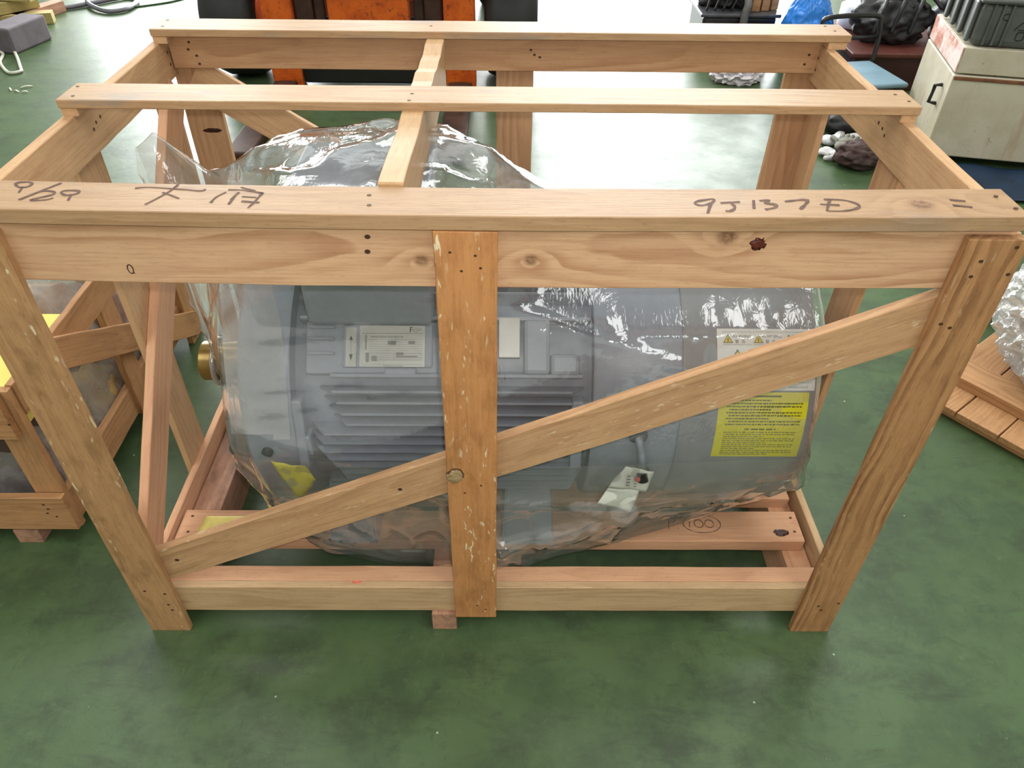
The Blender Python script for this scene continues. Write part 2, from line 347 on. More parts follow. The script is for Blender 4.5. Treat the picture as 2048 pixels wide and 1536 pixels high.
# ------------------------------------------------------------------ boards
def board_me(L, Wd, Th, bow=0.0, bowt=0.0, seg=16, rough=0.0008, seed=0, bev=0.0013):
    """length along X, width Y, thickness Z, chamfered arrises, slightly uneven edges"""
    rnd = random.Random(seed*31+int(L*1000)); h, k = Wd/2, Th/2; b = min(bev, .3*min(Wd, Th))
    cs = [(-h+b, -k), (h-b, -k), (h, -k+b), (h, k-b), (h-b, k), (-h+b, k), (-h, k-b), (-h, -k+b)]
    xs = [-L/2, -L/2+b]+[-L/2+L*i/seg for i in range(1, seg)]+[L/2-b, L/2]
    v = []; f = []
    for i, x in enumerate(xs):
        e = .35*b if i in (0, len(xs)-1) else 0
        q = bow*(1-(2*x/L)**2); qt = bowt*(1-(2*x/L)**2); j0 = rnd.uniform(-rough, rough); j1 = rnd.uniform(-rough, rough)
        for (y, z) in cs:
            yy = y-math.copysign(e, y)+(j0 if y > 0 else j1)
            v.append((x, yy+q, z-math.copysign(e, z)+qt))
    n = len(xs)
    for i in range(n-1):
        for c_ in range(8):
            d = (c_+1) % 8; f.append((i*8+c_, i*8+d, (i+1)*8+d, (i+1)*8+c_))
    f.append(tuple(range(7, -1, -1))); f.append(tuple(range((n-1)*8, n*8)))
    me = pyd('board', v, f)
    bmm = bmesh.new(); bmm.from_mesh(me); bmesh.ops.recalc_face_normals(bmm, faces=bmm.faces[:]); bmm.to_mesh(me); bmm.free()
    return me
SEED = [0]
def bar(name, parent, a, b, wdir, Wd, Th, mat, **kw):
    """board from a to b (centre line, world); wdir = direction of its width"""
    a, b, wdir = Vector(a), Vector(b), Vector(wdir); X = (b-a); L = X.length; X.normalize()
    Y = (wdir-X*wdir.dot(X)).normalized(); Z = X.cross(Y); SEED[0] += 1
    M = Matrix((X, Y, Z)).transposed().to_4x4(); M.translation = (a+b)/2
    tags = {k: kw.pop(k) for k in ('label', 'kind', 'cat', 'group') if k in kw}
    return obj(name, board_me(L, Wd, Th, seed=SEED[0], **kw), mat, M, parent, **tags)
def aboard(name, parent, x0, x1, y0, y1, z0, z1, mat, fr=None, **kw):
    """axis-aligned board; grain follows the longest side"""
    d = [x1-x0, y1-y0, z1-z0]; c = Vector(((x0+x1)/2, (y0+y1)/2, (z0+z1)/2)); o = sorted(range(3), key=lambda i: -d[i])
    e = [Vector((1, 0, 0)), Vector((0, 1, 0)), Vector((0, 0, 1))]
    a, b, wv = c-e[o[0]]*d[o[0]]/2, c+e[o[0]]*d[o[0]]/2, e[o[1]]
    if fr is not None:
        a, b, wv = fr @ a, fr @ b, fr.to_3x3() @ wv
    return bar(name, parent, a, b, wv, d[o[1]], d[o[2]], mat, **kw)
nail_me = None
def nail(parent, p, nrm, r=0.0032):
    """nail head let into the board at world point p"""
    global nail_me
    if nail_me is None:
        b_ = cyl_bm(1.0, .5, 10); nail_me = bpy.data.meshes.new('nail'); b_.to_mesh(nail_me); b_.free(); nail_me.materials.append(M_NAIL)
    nrm = Vector(nrm).normalized(); q = Vector((0, 0, 1)).rotation_difference(nrm).to_matrix().to_4x4()
    M = Matrix.Translation(Vector(p)) @ q @ Matrix.Diagonal((r, r*.8, r*.5, 1))
    o = bpy.data.objects.new('nail', nail_me); place(o, M, parent); return o
def ribbon_me(strokes, wd, rnd=None):
    v, f = [], []
    for st in strokes:
        P = [Vector((p[0], p[1], 0)) for p in st]
        if len(P) > 2: P = cr(P, 4)
        for i, p in enumerate(P):
            a = P[max(0, i-1)]; b = P[min(len(P)-1, i+1)]; t = (b-a)
            if t.length < 1e-9: t = Vector((1, 0, 0))
            t.normalize(); s = Vector((-t.y, t.x, 0))*wd/2*(0.75+.5*noise.noise(p*90))
            v += [p+s, p-s]
            if i: k = len(v)-4; f.append((k, k+1, k+3, k+2))
    return pyd('writing', v, f)

# ------------------------------------------------------------------ the big crate round the motor
CR = thing('wooden_crate', 'large open pine crate enclosing the wrapped grey motor, handwriting on its front cap board', 'crate', (.75, .42, 0))
def A(name, *a, **k): return aboard(name, CR, *a, **k)
TP = .0154
# front panel
pl = bar('post', CR, (.043, TP/2, 0), (.043, TP/2, .985), (1, 0, 0), .0856, TP, W_POST, label='brown front post with pale flecks, left end')
pr = bar('post', CR, (1.457, TP/2, 0), (1.457, TP/2, .985), (1, 0, 0), .0856, TP, W_POSTR, label='reddish front post with dark grain, right end')
pc = bar('post', CR, (.716, TP/2, .055), (.722, TP/2, .992), (1, 0, 0), .088, TP, W_POSTC, label='orange brown centre post with white flecks and a loose knot')
rf = bar('rail', CR, (.014, TP+.013, .952), (1.486, TP+.013, .947), (0, 0, 1), .099, .026, W_RAILF, bow=-.008, label='wide front rail with dark growth rings and knots')
fc = bar('cap_board', CR, (.018, .0425, 1.0118), (1.483, .0425, 1.0088), (0, 1, 0), .084, .0225, W_CAPF, bowt=-.006, bev=.0012, label='pale front cap board with marker handwriting')
br = bar('brace', CR, (.055, TP+.0095, .203), (1.455, TP+.0095, .853), (-.42, 0, .9), .0865, .019, W_BRACE, label='long diagonal front brace')
fb = A('rail', .02, 1.48, TP, TP+.017, .056, .1425, W_PALE)
fb2 = A('base_board', .03, 1.47, TP+.017, .070, .110, .1425, W_PINK)
# knot in the centre post
obj('knot_gap', lump_bm(.0150, .0200, .0022, .16, 1.7, 3, 4), plain('knot_gap', srgb(92, 58, 30), .8), Matrix.Translation((.690, .0003, .507)) @ Matrix.Rotation(.25, 4, 'Y') @ Matrix.Rotation(PI/2, 4, 'X'), pc, smooth=True)
kb = lump_bm(.0140, .0185, .0042, .22, 1.9, 3, 4)
kn = obj('knot', kb, wood('wood_knot', srgb(176, 150, 110), srgb(90, 60, 34), ring=.5, freq=120, blotch=.6), Matrix.Translation((.689, .0005, .505)) @ Matrix.Rotation(.25, 4, 'Y') @ Matrix.Rotation(PI/2, 4, 'X'), pc, smooth=True, label='loose pale knot')
# side rails, top
lr = A('rail', .020, .040, .026, .85, .925, 1.006, W_SIDE)
rr = A('rail', 1.460, 1.480, .026, .85, .925, 1.006, W_SIDE)
cr_ = bar('rail', CR, (.613, .088, .974), (.627, .765, .974), (0, 0, 1), .091, .037, W_CAP, rough=.004, label='rough sawn centre top rail')
# middle and back caps and their end blocks
mc = A('cap_board', .020, 1.483, .3605, .4433, 1.0198, 1.035, W_CAPG)
bc = A('cap_board', .028, 1.506, .768, .851, 1.021, 1.036, W_CAPG)
for (x0, x1, y0, y1, z0, z1) in ((.022, .05, .3625, .441, 1.006, 1.0198), (1.455, 1.481, .3625, .441, 1.006, 1.0198), (.030, .06, .770, .849, 1.006, 1.021), (1.462, 1.502, .770, .849, 1.006, 1.021)):
    A('packing_block', x0, x1, y0, y1, z0, z1, W_SIDE, seg=2)
# back panel
bR = A('rail', .045, 1.472, .806, .830, .945, 1.016, W_RAIL)
for (x0, x1, l_) in ((.030, .115, 'back left post with a dark resin streak'), (.753, .838, None), (1.408, 1.500, None)):
    p_ = A('post', x0, x1, .832, .8475, 0, .985, W_RAIL if x0 > .1 else W_SIDE)
    if l_:
        p_['label'] = l_
        obj('resin_streak', lump_bm(.024, .0012, .006, .3, 3, 5, 3), plain('resin', srgb(58, 26, 20), .3, var=.3, scale=80), Matrix.Translation((.082, .8325, .795)), p_, smooth=True)
bar('brace', CR, (.075, .823, .925), (.70, .823, .52), (.54, 0, .84), .085, .014, W_SIDE)
bar('brace', CR, (.80, .823, .52), (1.46, .823, .14), (.5, 0, .87), .085, .014, W_SIDE)
A('rail', .03, 1.47, .828, .8315, .056, .143, W_PALE)
# side panels
for sx, mt in ((.005, W_SIDE), (1.480, W_RAIL)):
    A('post', sx, sx+.0155, .345, .442, .02, .985, mt)
    A('post', sx, sx+.0155, .018, .09, .02, .985, mt); A('post', sx, sx+.0155, .745, .83, .02, .985, mt)
bar('brace', CR, (.031, .03, .162), (.031, .80, .905), (0, -.7, .7), .082, .020, W_PINK, label='left side brace with small nail holes')
A('rail', .020, .0365, .05, .83, .056, .160, W_PINK, label='left base side rail')
A('rail', 1.4635, 1.480, .05, .83, .056, .163, W_PALE, label='right base side rail')
# floor skids and boards that carry the motor
for (x0, x1, mt) in ((.040, .105, W_BARK), (.620, .673, W_PINK), (1.408, 1.462, W_PINK)):
    A('skid', x0, x1, .072, .83, 0, .110, mt, rough=.002)
A('foot_block', .620, .673, .005, .072, 0, .0555, W_BARK, seg=3)
p2 = A('base_board', .042, 1.452, .138, .224, .110, .143, W_PINK, label='front motor support board with a circled number')
p3 = A('base_board', .30, 1.452, .262, .345, .110, .143, W_PINK)
p4 = A('base_board', .042, 1.452, .60, .69, .110, .143, W_PINK)
p5 = A('base_board', .042, 1.452, .76, .825, .110, .143, W_PINK)
obj('resin_spot', lump_bm(.017, .010, .0012, .35, 3, 9, 3), plain('dark_resin', srgb(66, 30, 28), .35, var=.3, scale=80), Matrix.Translation((1.405, .162, .1432)), p2, smooth=True)
obj('crayon_mark', ribbon_me([[(.43, .028), (.46, .0285), (.475, .028)]], .009), plain('red_crayon', srgb(226, 120, 96), .7, var=.2, scale=80), Matrix.Translation((0, 0, .1428)), fb)
# nails
F = (0, -1, 0); U = (0, 0, 1)
for (x, z) in ((.5857, .975), (.583, .9515)): nail(rf, (x, TP-.0004, z), F, .0042)
for (x, z) in ((.069, .14), (.0653, .101), (.0679, .0805), (.03, .15), (.035, .95), (.06, .92)): nail(pl, (x, -.0002, z), F)
for (x, z) in ((1.4836, .9735), (1.4904, .93), (1.443, .951), (1.439, .926), (1.428, .843), (1.444, .836), (1.45, .10), (1.46, .085), (1.49, .11)): nail(pr, (x, -.0002, z), F)
for (x, z) in ((.70, .96), (.735, .955), (.715, .93), (.742, .935), (.705, .46), (.735, .48), (.72, .10), (.738, .085)): nail(pc, (x, -.0002, z), F, .0022)
for (x, y) in ((.5867, .0577), (.591, .028), (1.4624, .0576), (1.472, .022)): nail(fc, (x, y, 1.0215 if x > 1 else 1.0165), U)
for (x, y) in ((.030, .425), (.042, .379), (.614, .404), (.612, .372), (1.459, .419), (1.470, .386)): nail(mc, (x, y, 1.0352), U)
for (x, y) in ((.045, .835), (.05, .79), (.615, .81), (1.47, .835), (1.48, .80)): nail(bc, (x, y, 1.0362), U)
for (x, z) in ((.09, 1.0), (.085, .985), (.1, .972), (.102, .955), (.83, .99), (.838, .98), (.85, .975), (1.44, .985), (1.435, .965)): nail(bR, (x, .8058, z), F)
for (y, z) in ((.41, .965), (.425, .972), (.445, .975), (.80, .98), (.80, .955)): nail(lr, (.0402, y, z), (1, 0, 0)); nail(rr, (1.4598, y, z), (-1, 0, 0))
for (x, y) in ((.062, .205), (.066, .16), (1.438, .205), (1.436, .165)): nail(p2, (x, y, .1432), U, .0035)
nail(br, (.116, TP-.0002, .236), F, .0045); nail(br, (.585, TP-.0002, .452), F, .004)
# marker writing on the wood
DATE = [[(.104, .0790), (.0933, .0770), (.0943, .0700), (.103, .063), (.1128, .065), (.1146, .0743), (.1081, .0792), (.1013, .0791)], [(.1061, .0649), (.1095, .0471)], [(.1531, .0788), (.1199, .026)], [(.1372, .0505), (.1452, .0536), (.1559, .0508), (.1559, .042), (.1355, .0262), (.1546, .0276), (.1625, .0335)], [(.1826, .0571), (.1684, .0557), (.1657, .0498), (.1757, .0423), (.1872, .0466), (.1884, .0543), (.1826, .0571)], [(.1816, .0442), (.1852, .0269)]]
KANJI = [[(.2596, .0673), (.2788, .0706), (.3238, .0665), (.3521, .0628), (.3571, .0689)], [(.315, .0810), (.31, .0591), (.2995, .0355), (.2908, .0195)], [(.3016, .056), (.3167, .0474), (.3303, .0389)], [(.4043, .0757), (.4274, .0658)], [(.3888, .0676), (.4135, .0667), (.4402, .0582)], [(.3881, .0603), (.379, .0454), (.3761, .0281)], [(.4057, .0606), (.4001, .0371)], [(.4035, .0488), (.4015, .0245)], [(.4132, .0477), (.4339, .0457)], [(.4164, .0339), (.4416, .0308)], [(.4384, .0599), (.4344, .033), (.4299, .0148)]]
CODE = [[(1.0625, .0532), (1.0437, .0471), (1.0382, .04), (1.0452, .0344), (1.0599, .0404), (1.0668, .0504), (1.0628, .0544)], [(1.0595, .0386), (1.05, .012)], [(1.0737, .0417), (1.1014, .0451)], [(1.0888, .0431), (1.0906, .0277), (1.0818, .018), (1.0754, .019)], [(1.1216, .05), (1.116, .0252)], [(1.1294, .0484), (1.1433, .0498), (1.1357, .0415), (1.148, .0371), (1.1457, .0285), (1.1308, .0226)], [(1.164, .046), (1.1966, .0506), (1.1789, .0233)], [(1.2287, .0528), (1.2133, .0182)], [(1.2103, .038), (1.2365, .0355)], [(1.2204, .0527), (1.2469, .0502), (1.2619, .0388), (1.2591, .0273), (1.2387, .0186), (1.2147, .0183)]]
def on_cap(name, strokes, wd):
    me = ribbon_me(strokes, wd)
    for v in me.vertices:
        x = v.co.x; t_ = (x-.018)/1.465; z = 1.0118+(1.0088-1.0118)*t_+.01125-.006*(1-(2*t_-1)**2)
        v.co.z = z+.0005
    obj(name, me, M_INK, None, fc)
on_cap('handwritten_date', DATE, .0052); on_cap('handwritten_characters', KANJI, .0046); on_cap('handwritten_code', CODE, .0062)
on_cap('marker_smudges', [[(1.395, .050), (1.415, .046)], [(1.392, .034), (1.416, .028)]], .007)
oval = lambda cx, cy, rx, ry, n=20: [(cx+rx*math.cos(2*PI*i/n+.4), cy+ry*math.sin(2*PI*i/n+.4)) for i in range(n+1)]
obj('circled_number', ribbon_me([oval(1.229, .187, .043, .026), [(1.203, .199), (1.199, .177)], oval(1.222, .187, .010, .011), oval(1.246, .187, .010, .011), [(1.156, .203), (1.151, .172)], [(1.150, .203), (1.165, .204), (1.168, .194), (1.153, .189)], [(1.172, .174), (1.174, .173)]], .0022), M_INK, Matrix.Translation((0, 0, .1434)), p2)
obj('handwritten_zero', ribbon_me([oval(.2416, .9205, .0038, .0072, 14), [(.2435, .915), (.2462, .9135)]], .0022), M_INK2, Matrix.Translation((0, TP-.0004, 0)) @ Matrix.Rotation(PI/2, 4, 'X'), rf)
obj('resin_mark', lump_bm(.010, .009, .0012, .5, 4, 14, 3), plain('red_resin', srgb(92, 36, 26), .4, var=.3, scale=120), Matrix.Translation((1.130, TP-.0003, .967)) @ Matrix.Rotation(PI/2, 4, 'X'), rf, smooth=True)

# ------------------------------------------------------------------ the motor
YC, ZC = .415, .432
MO = thing('electric_motor', 'large grey electric motor with cooling fins inside the clear bag', 'motor', (.82, YC, .143))
AX = Matrix.Translation((0, YC, ZC))
def mpart(name, bm, mat=None, parent=None, smooth=False, M=None, **kw): return obj(name, bm, mat or M_GREY, M if M is not None else AX, parent or MO, smooth=smooth, **kw)
def autosmooth(o, ang=.6):
    me = o.data; b_ = bmesh.new(); b_.from_mesh(me)
    for f_ in b_.faces: f_.smooth = True
    for e in b_.edges:
        if len(e.link_faces) == 2 and e.calc_face_angle(0) > ang: e.smooth = False
    b_.to_mesh(me); b_.free(); return o
autosmooth(mpart('stator_frame', lathe_bm([(.36, .12), (.36, .244), (.365, .248), (.95, .248), (.955, .244), (.955, .12)], 72)))
autosmooth(mpart('end_bracket', lathe_bm([(.25, .05), (.25, .10), (.262, .11), (.268, .24), (.272, .280), (.280, .289), (.365, .291), (.372, .287), (.372, .20)], 72), label='smooth drive end bracket'))
autosmooth(mpart('end_bracket', lathe_bm([(.945, .2), (.945, .287), (.95, .290), (1.125, .290), (1.13, .286), (1.13, .2)], 72), label='smooth fan end bracket'))
co = autosmooth(mpart('fan_cowl', lathe_bm([(1.112, .25), (1.112, .2935), (1.118, .2945), (1.128, .2915), (1.140, .2915), (1.355, .2915), (1.367, .287), (1.371, .276), (1.371, .0)], 84), M_GREYC, label='smooth grey fan cowl'))
autosmooth(mpart('shaft', lathe_bm([(.098, 0), (.098, .040), (.102, .0445), (.25, .0445), (.25, .0)], 40), M_SHAFT, label='brass coloured oiled shaft end'))
# cooling fins: horizontal plates along the frame, chamfered at the left end
def fin(th, xl, xr, r0=.238, r1=.290, t=.0060, ch=.040):
    c, s = math.cos(th), math.sin(th)
    pr_ = [(xl-ch, r0), (xl, r1), (xr, r1), (xr+ch*.8, r0)]
    bm = bmesh.new(); vs = []
    for k in (-1, 1):
        ring = []
        for (x, r) in pr_:
            tt = t*(1.25 if r == r0 else .8)/2
            ring.append(bm.verts.new((x, -r*c+k*tt*s, r*s+k*tt*c)))
        vs.append(ring)
    bm.faces.new(vs[0][::-1]); bm.faces.new(vs[1])
    for i in range(4): bm.faces.new((vs[0][i], vs[0][(i+1) % 4], vs[1][(i+1) % 4], vs[1][i]))
    bmesh.ops.recalc_face_normals(bm, faces=bm.faces[:])
    bmesh.ops.bevel(bm, geom=bm.edges[:], offset=.0015, segments=2, affect='EDGES')
    return mpart('fin', bm)
angs = [27.2, 22.8, 18.2, 13.8, 9.4, 5.0, .6, -4, -8.6, -13.4, -18.5, -24, -30]
for i, a in enumerate(angs):
    xl = (.450, .458, .466, .474, .428, .424, .420, .430, .44, .45, .455, .46, .47)[i]
    fin(math.radians(a), xl, .905 if i < 5 else .915)
for a in range(116, 214, 7): fin(math.radians(a), .44, .90)
for a in (66, 73, 80, 100, 107): fin(math.radians(a), .40, .92)
# frame ribs beside the brackets and the boss that carries the plates
def tang(th, r, x): return AX @ Matrix.Translation((x, 0, 0)) @ Matrix.Rotation(-th, 4, 'X') @ Matrix.Rotation(PI/2, 4, 'X') @ Matrix.Translation((0, 0, r))
# local frame of tang: X along the shaft, Y up along the surface, Z outward
TH = math.radians(44.5)
def slab(name, th, r, x0, x1, y0, y1, d, mat=None, parent=None, bev=.004, **kw):
    bm = box_bm(x1-x0, y1-y0, d, bev, 2, ((x0+x1)/2, (y0+y1)/2, -d/2)); return mpart(name, bm, mat or M_GREY, parent, M=tang(th, r, 0), **kw)
boss = slab('plate_boss', TH, .278, .400, .655, -.052, .048, .045)
slab('ledge', math.radians(33.5), .292, .448, .925, -.004, .004, .04, bev=.003)
slab('ledge', math.radians(55.5), .288, .388, .94, -.004, .004, .03, bev=.003)
slab('plate_seat', TH, .2835, .470, .640, -.040, .042, .02, parent=boss)
slab('boss_notch', TH, .286, .55, .61, -.056, -.040, .02, parent=boss)
for k, (z0, z1) in enumerate(((-.016, -.010), (.012, .018), (.034, .040))): slab('boss_rib', TH, .284, .405, .455, z0, z1, .015, parent=boss, bev=.002)
slab('boss_rim', TH, .289, .652, .672, -.054, .046, .03)
# lifting boss on the right, shaped like a chair seen from the side
slab('lifting_boss', TH, .293, .812, .862, -.052, .052, .045, bev=.008)
slab('lifting_boss', TH, .289, .862, .918, -.054, -.012, .04, bev=.008)
slab('vent_plate', TH, .284, .765, .805, -.02, .056, .02, M_PLATE, bev=.001)
slab('frame_rib', math.radians(12), .288, .372, .392, -.10, .06, .03)
slab('frame_rib', math.radians(14), .288, .905, .928, -.10, .05, .03)
slab('frame_rib', math.radians(2), .287, .372, .40, -.02, .03, .03)
# name plate and arrow plate
NP = slab('nameplate', TH, .2850, .503, .626, -.0385, .040, .0012, M_PLATE, bev=.0004, label='bright metal rating plate')
NPM = tang(TH, .2853, 0)
def text_me(s, size, align='LEFT'):
    cu = bpy.data.curves.new('t', 'FONT'); cu.body = s; cu.size = size; cu.align_x = align
    o = bpy.data.objects.new('t', cu); COL.objects.link(o)
    me = bpy.data.meshes.new_from_object(o); bpy.data.objects.remove(o); bpy.data.curves.remove(cu); me.materials.clear(); return me
def join_me(parts):
    b_ = bmesh.new()
    for me, off in parts:
        n0 = len(b_.verts); b_.from_mesh(me); b_.verts.ensure_lookup_table()
        for v in b_.verts[n0:]: v.co += Vector((off[0], off[1], 0))
    return b_
def rects_me(rs):
    v, f = [], []
    for (x0, x1, y0, y1) in rs:
        k = len(v); v += [(x0, y0, 0), (x1, y0, 0), (x1, y1, 0), (x0, y1, 0)]; f.append((k, k+1, k+2, k+3))
    return pyd('r', v, f)
def ring_me(cx, cy, r, wd, n=24):
    v, f = [], []
    for i in range(n):
        a = 2*PI*i/n
        for q in (r-wd/2, r+wd/2): v.append((cx+q*math.cos(a), cy+q*math.sin(a), 0))
        j = (i+1) % n; f.append((2*i, 2*i+1, 2*j+1, 2*j))
    return pyd('ring', v, f)
rs = [(.508, .622, .0245, .0251)]
y = .0125
for i in range(10):
    rs.append((.520 if i < 6 else .512, .622, y, y+.0004)); y -= .0042
rs += [(.569, .5693, -.026, -.0135), (.510, .6205, -.0345, -.0341)]
for i in range(5): rs.append((.5205, .6205, -.0135-.0033*i, -.0132-.0033*i))
b_ = join_me([(rects_me(rs), (0, 0)), (text_me('PHASE INDUCTION MOTOR', .0048), (.524, .0165)), (text_me('Fuji Electric Co.,Ltd.', .0045), (.548, -.0382)),
              (text_me('F', .0145), (.596, .0268)), (text_me('F', .0145), (.5965, .0270)), (ring_me(.6085, .0312, .0042, .0006), (0, 0)), (rects_me([(.6043, .6127, .0309, .0315)]), (0, 0)), (ring_me(.6165, .0325, .0020, .0006), (0, 0))])
obj('plate_print', b_, M_PRINT, NPM, NP)
blk = [(.556, .572, .003, .0105), (.595, .607, .004, .0105), (.572, .586, -.0165, -.011), (.572, .612, -.021, -.0178), (.526, .536, -.028, -.018), (.515, .521, -.03, -.012)]
obj('data_blocks', rects_me(blk), M_PRINTG, NPM @ Matrix.Translation((0, 0, .0001)), NP)
obj('stamped_figures', ribbon_me([[(.5125, .020-.0035*i), (.5165, .0215-.0035*i), (.5135, .0178-.0035*i), (.5175, .0190-.0035*i)] for i in range(8)], .0008), M_PRINT, NPM @ Matrix.Translation((0, 0, .0001)), NP)
for (x, y_) in ((.508, .035), (.507, -.0345), (.6205, -.0345), (.6205, .0355)):
    obj('rivet', cyl_bm(.0022, .0016, 12, .0005), M_PLATE, NPM @ Matrix.Translation((x, y_, .0006)), NP)
AP = slab('arrow_plate', TH, .2850, .477, .497, -.0385, .036, .0012, M_PLATE, bev=.0004, label='narrow metal plate with a double arrow')
obj('arrow', pyd('a', [(.4867, -.015, 0), (.4873, -.015, 0), (.4873, .012, 0), (.4867, .012, 0), (.4835, -.015, 0), (.4905, -.015, 0), (.487, -.027, 0), (.4835, .012, 0), (.4905, .012, 0), (.487, .020, 0)], [(0, 1, 2, 3), (4, 6, 5), (7, 8, 9)]), M_PRINT, NPM, AP)
for y_ in (-.034, .031): obj('rivet', cyl_bm(.0018, .0016, 12, .0005), M_PLATE, NPM @ Matrix.Translation((.487, y_, .0006)), AP)
# feet
for (x0, x1) in ((.385, .50), (.768, .888)):
    for sy in (-1, 1):
        bm = bmesh.new(); y0 = .29; pts = [(x0, -y0, -.289), (x1, -y0, -.289), (x1, -.15, -.289), (x0, -.15, -.289), (x0+.006, -y0+.012, -.262), (x1-.006, -y0+.012, -.262), (x1-.012, -.225, -.15), (x0+.012, -.225, -.15), (x0+.012, -.14, -.15), (x1-.012, -.14, -.15)]
        v = [bm.verts.new((p[0], p[1]*(1 if sy < 0 else -1), p[2])) for p in pts]
        for q in ((0, 1, 2, 3), (0, 1, 5, 4), (4, 5, 6, 7), (7, 6, 9, 8), (1, 2, 9, 6, 5), (0, 4, 7, 8, 3), (3, 2, 9, 8)): bm.faces.new([v[i] for i in q])
        bmesh.ops.recalc_face_normals(bm, faces=bm.faces[:]); bmesh.ops.bevel(bm, geom=bm.edges[:], offset=.005, segments=2, affect='EDGES')
        ft = mpart('foot', bm)
        yb = (-y0+.04)*(1 if sy < 0 else -1)
        obj('foot_bolt', cyl_bm(.011, .012, 6, .001), M_DARKG, AX @ Matrix.Translation(((x0+x1)/2, yb, -.255)), ft)
# terminal box on top
TBx = box('terminal_box', .405, .640, .235, .47, .66, .905, M_GREY, MO, .012, 3, label='terminal box on top of the motor')
box('box_lid', .398, .647, .228, .477, .900, .918, M_GREY, TBx, .006, 2)
autosmooth(mpart('eye_bolt', (lambda: tube_bm([(.80, .030*math.cos(2*PI*i/20), .30+.033+.030*math.sin(2*PI*i/20)) for i in range(20)], .009, 10, True))(), M_DARKG))
# grease pipe
gp = mpart('grease_pipe', tube_bm([(1.035, -.27, .06), (1.037, -.296, .045), (1.043, -.303, .015), (1.050, -.304, -.035)], .0085, 12), M_GREY, smooth=True)
mpart('pipe_collar', tube_bm([(1.034, -.27, .055), (1.036, -.293, .048)], .018, 16), M_DARKG, gp, smooth=True)
mpart('pipe_cap', tube_bm([(1.050, -.304, -.028), (1.053, -.306, -.052)], .0145, 12), M_BLACK, gp)
mpart('rubber_plug', tube_bm([(.318, -.262, .012), (.312, -.296, .004)], .011, 12), M_BLACK, label='black rubber drain plug', smooth=True)
# labels that follow the curve of the cowl
RC = .2915
def wrap(me, x0, th0, dr):
    """flat label coordinates (x right, y up, metres) laid on the cowl"""
    me.transform(Matrix.Identity(4))
    for v in me.vertices:
        th = th0+v.co.y/RC; r = RC+dr; v.co = Vector((x0+v.co.x, -r*math.cos(th), r*math.sin(th)))
    return me
def patch_me(w_, h_, n=14, sk=0.0):
    v = []; f = []
    for i in range(n+1):
        y_ = -h_*i/n
        v += [(sk*i/n, y_, 0), (w_+sk*i/n*0.6, y_, 0)]
        if i: k = 2*i; f.append((k-2, k, k+1, k-1))
    return pyd('patch', v, f)
t0 = math.radians(51.7)
WLb = mpart('warning_label', wrap(patch_me(.186, .117), 1.176, t0, .0006), M_WHITE, co, label='white warning label with three boxed panels')
lines = []
def frame_r(x0, x1, y0, y1, t_=.0005): return [(x0, x1, y1-t_, y1), (x0, x1, y0, y0+t_), (x0, x0+t_, y0, y1), (x1-t_, x1, y0, y1)]
for k in range(3):
    x0 = .011+k*.0575; lines += frame_r(x0, x0+.0535, -.102, -.006); lines += [(x0, x0+.0535, -.031, -.0305)]
prt = [(rects_me(lines), (0, 0)), (text_me('0162625746-07', .0055), (.138, -.1125))]
for k in range(3): prt += [(text_me('WARNING', .0078), (.027+k*.0575, -.0175)), (text_me('警  告', .0078), (.0335+k*.0575, -.0275))]
mm = bpy.data.meshes.new('wp'); b_ = join_me(prt); bmesh.ops.triangulate(b_, faces=b_.faces[:]); b_.to_mesh(mm); b_.free()
mpart('label_print', wrap(mm, 1.176, t0, .0010), M_PRINTG, WLb)
def tri(cx, cy, s): return [(cx-s*.58, cy, 0), (cx+s*.58, cy, 0), (cx, cy+s, 0)]
v = []; f = []
for k in range(3):
    for (cx, cy, s) in ((.0205, -.0275, .0165), (.038, -.068, .029)):
        n0 = len(v); v += tri(cx+k*.0575, cy, s); f.append((n0, n0+1, n0+2))
mpart('warning_triangles', wrap(pyd('tri', [tuple(p) for p in v], f), 1.176, t0, .0011), M_TRI, WLb)
v = []; f = []
for k in range(3):
    for (cx, cy, s) in ((.0205, -.0275, .0165), (.038, -.068, .029)):
        cx += k*.0575; a_, b2 = tri(cx, cy, s), tri(cx, cy+s*.07, s*.82); n0 = len(v); v += a_+b2
        for i in range(3): j = (i+1) % 3; f.append((n0+i, n0+j, n0+3+j, n0+3+i))
        n0 = len(v); v += [(cx-s*.04, cy+s*.14, 0), (cx+s*.04, cy+s*.14, 0), (cx+s*.05, cy+s*.55, 0), (cx-s*.05, cy+s*.55, 0)]; f.append((n0, n0+1, n0+2, n0+3))
mpart('triangle_edges', wrap(pyd('tri', v, f), 1.176, t0, .0014), M_PRINT, WLb)
t1 = math.radians(28.0)
YLb = mpart('caution_label', wrap(patch_me(.170, .1435), 1.183, t1, .0006), M_YELLOW, co, label='yellow instruction label crowded with small print')
rnd = random.Random(4); rs = []
def wline(y_, x0, x1, h_, wl, gap):
    x = x0
    while x < x1:
        q = rnd.uniform(*wl); e = min(x+q, x1); rs.append((x, e, y_-h_*rnd.uniform(.75, 1), y_)); x = e+gap*rnd.uniform(.6, 1.5)
rs.append((.052, .118, -.0095, -.0060))
for i in range(9): wline(-.0145-i*.0062, .016 if i % 2 == 0 else .021, .160 if i % 3 else .10, .0030, (.002, .007), .0012)
wline(-.0745, .055, .115, .0034, (.008, .016), .0025)
for i in range(12): wline(-.082-i*.0049, .016, .155 if i % 3 != 2 else rnd.uniform(.05, .12), .0019, (.003, .011), .0016)
mpart('label_print', wrap(rects_me(rs), 1.183, t1, .0010), M_YPRINT, YLb)

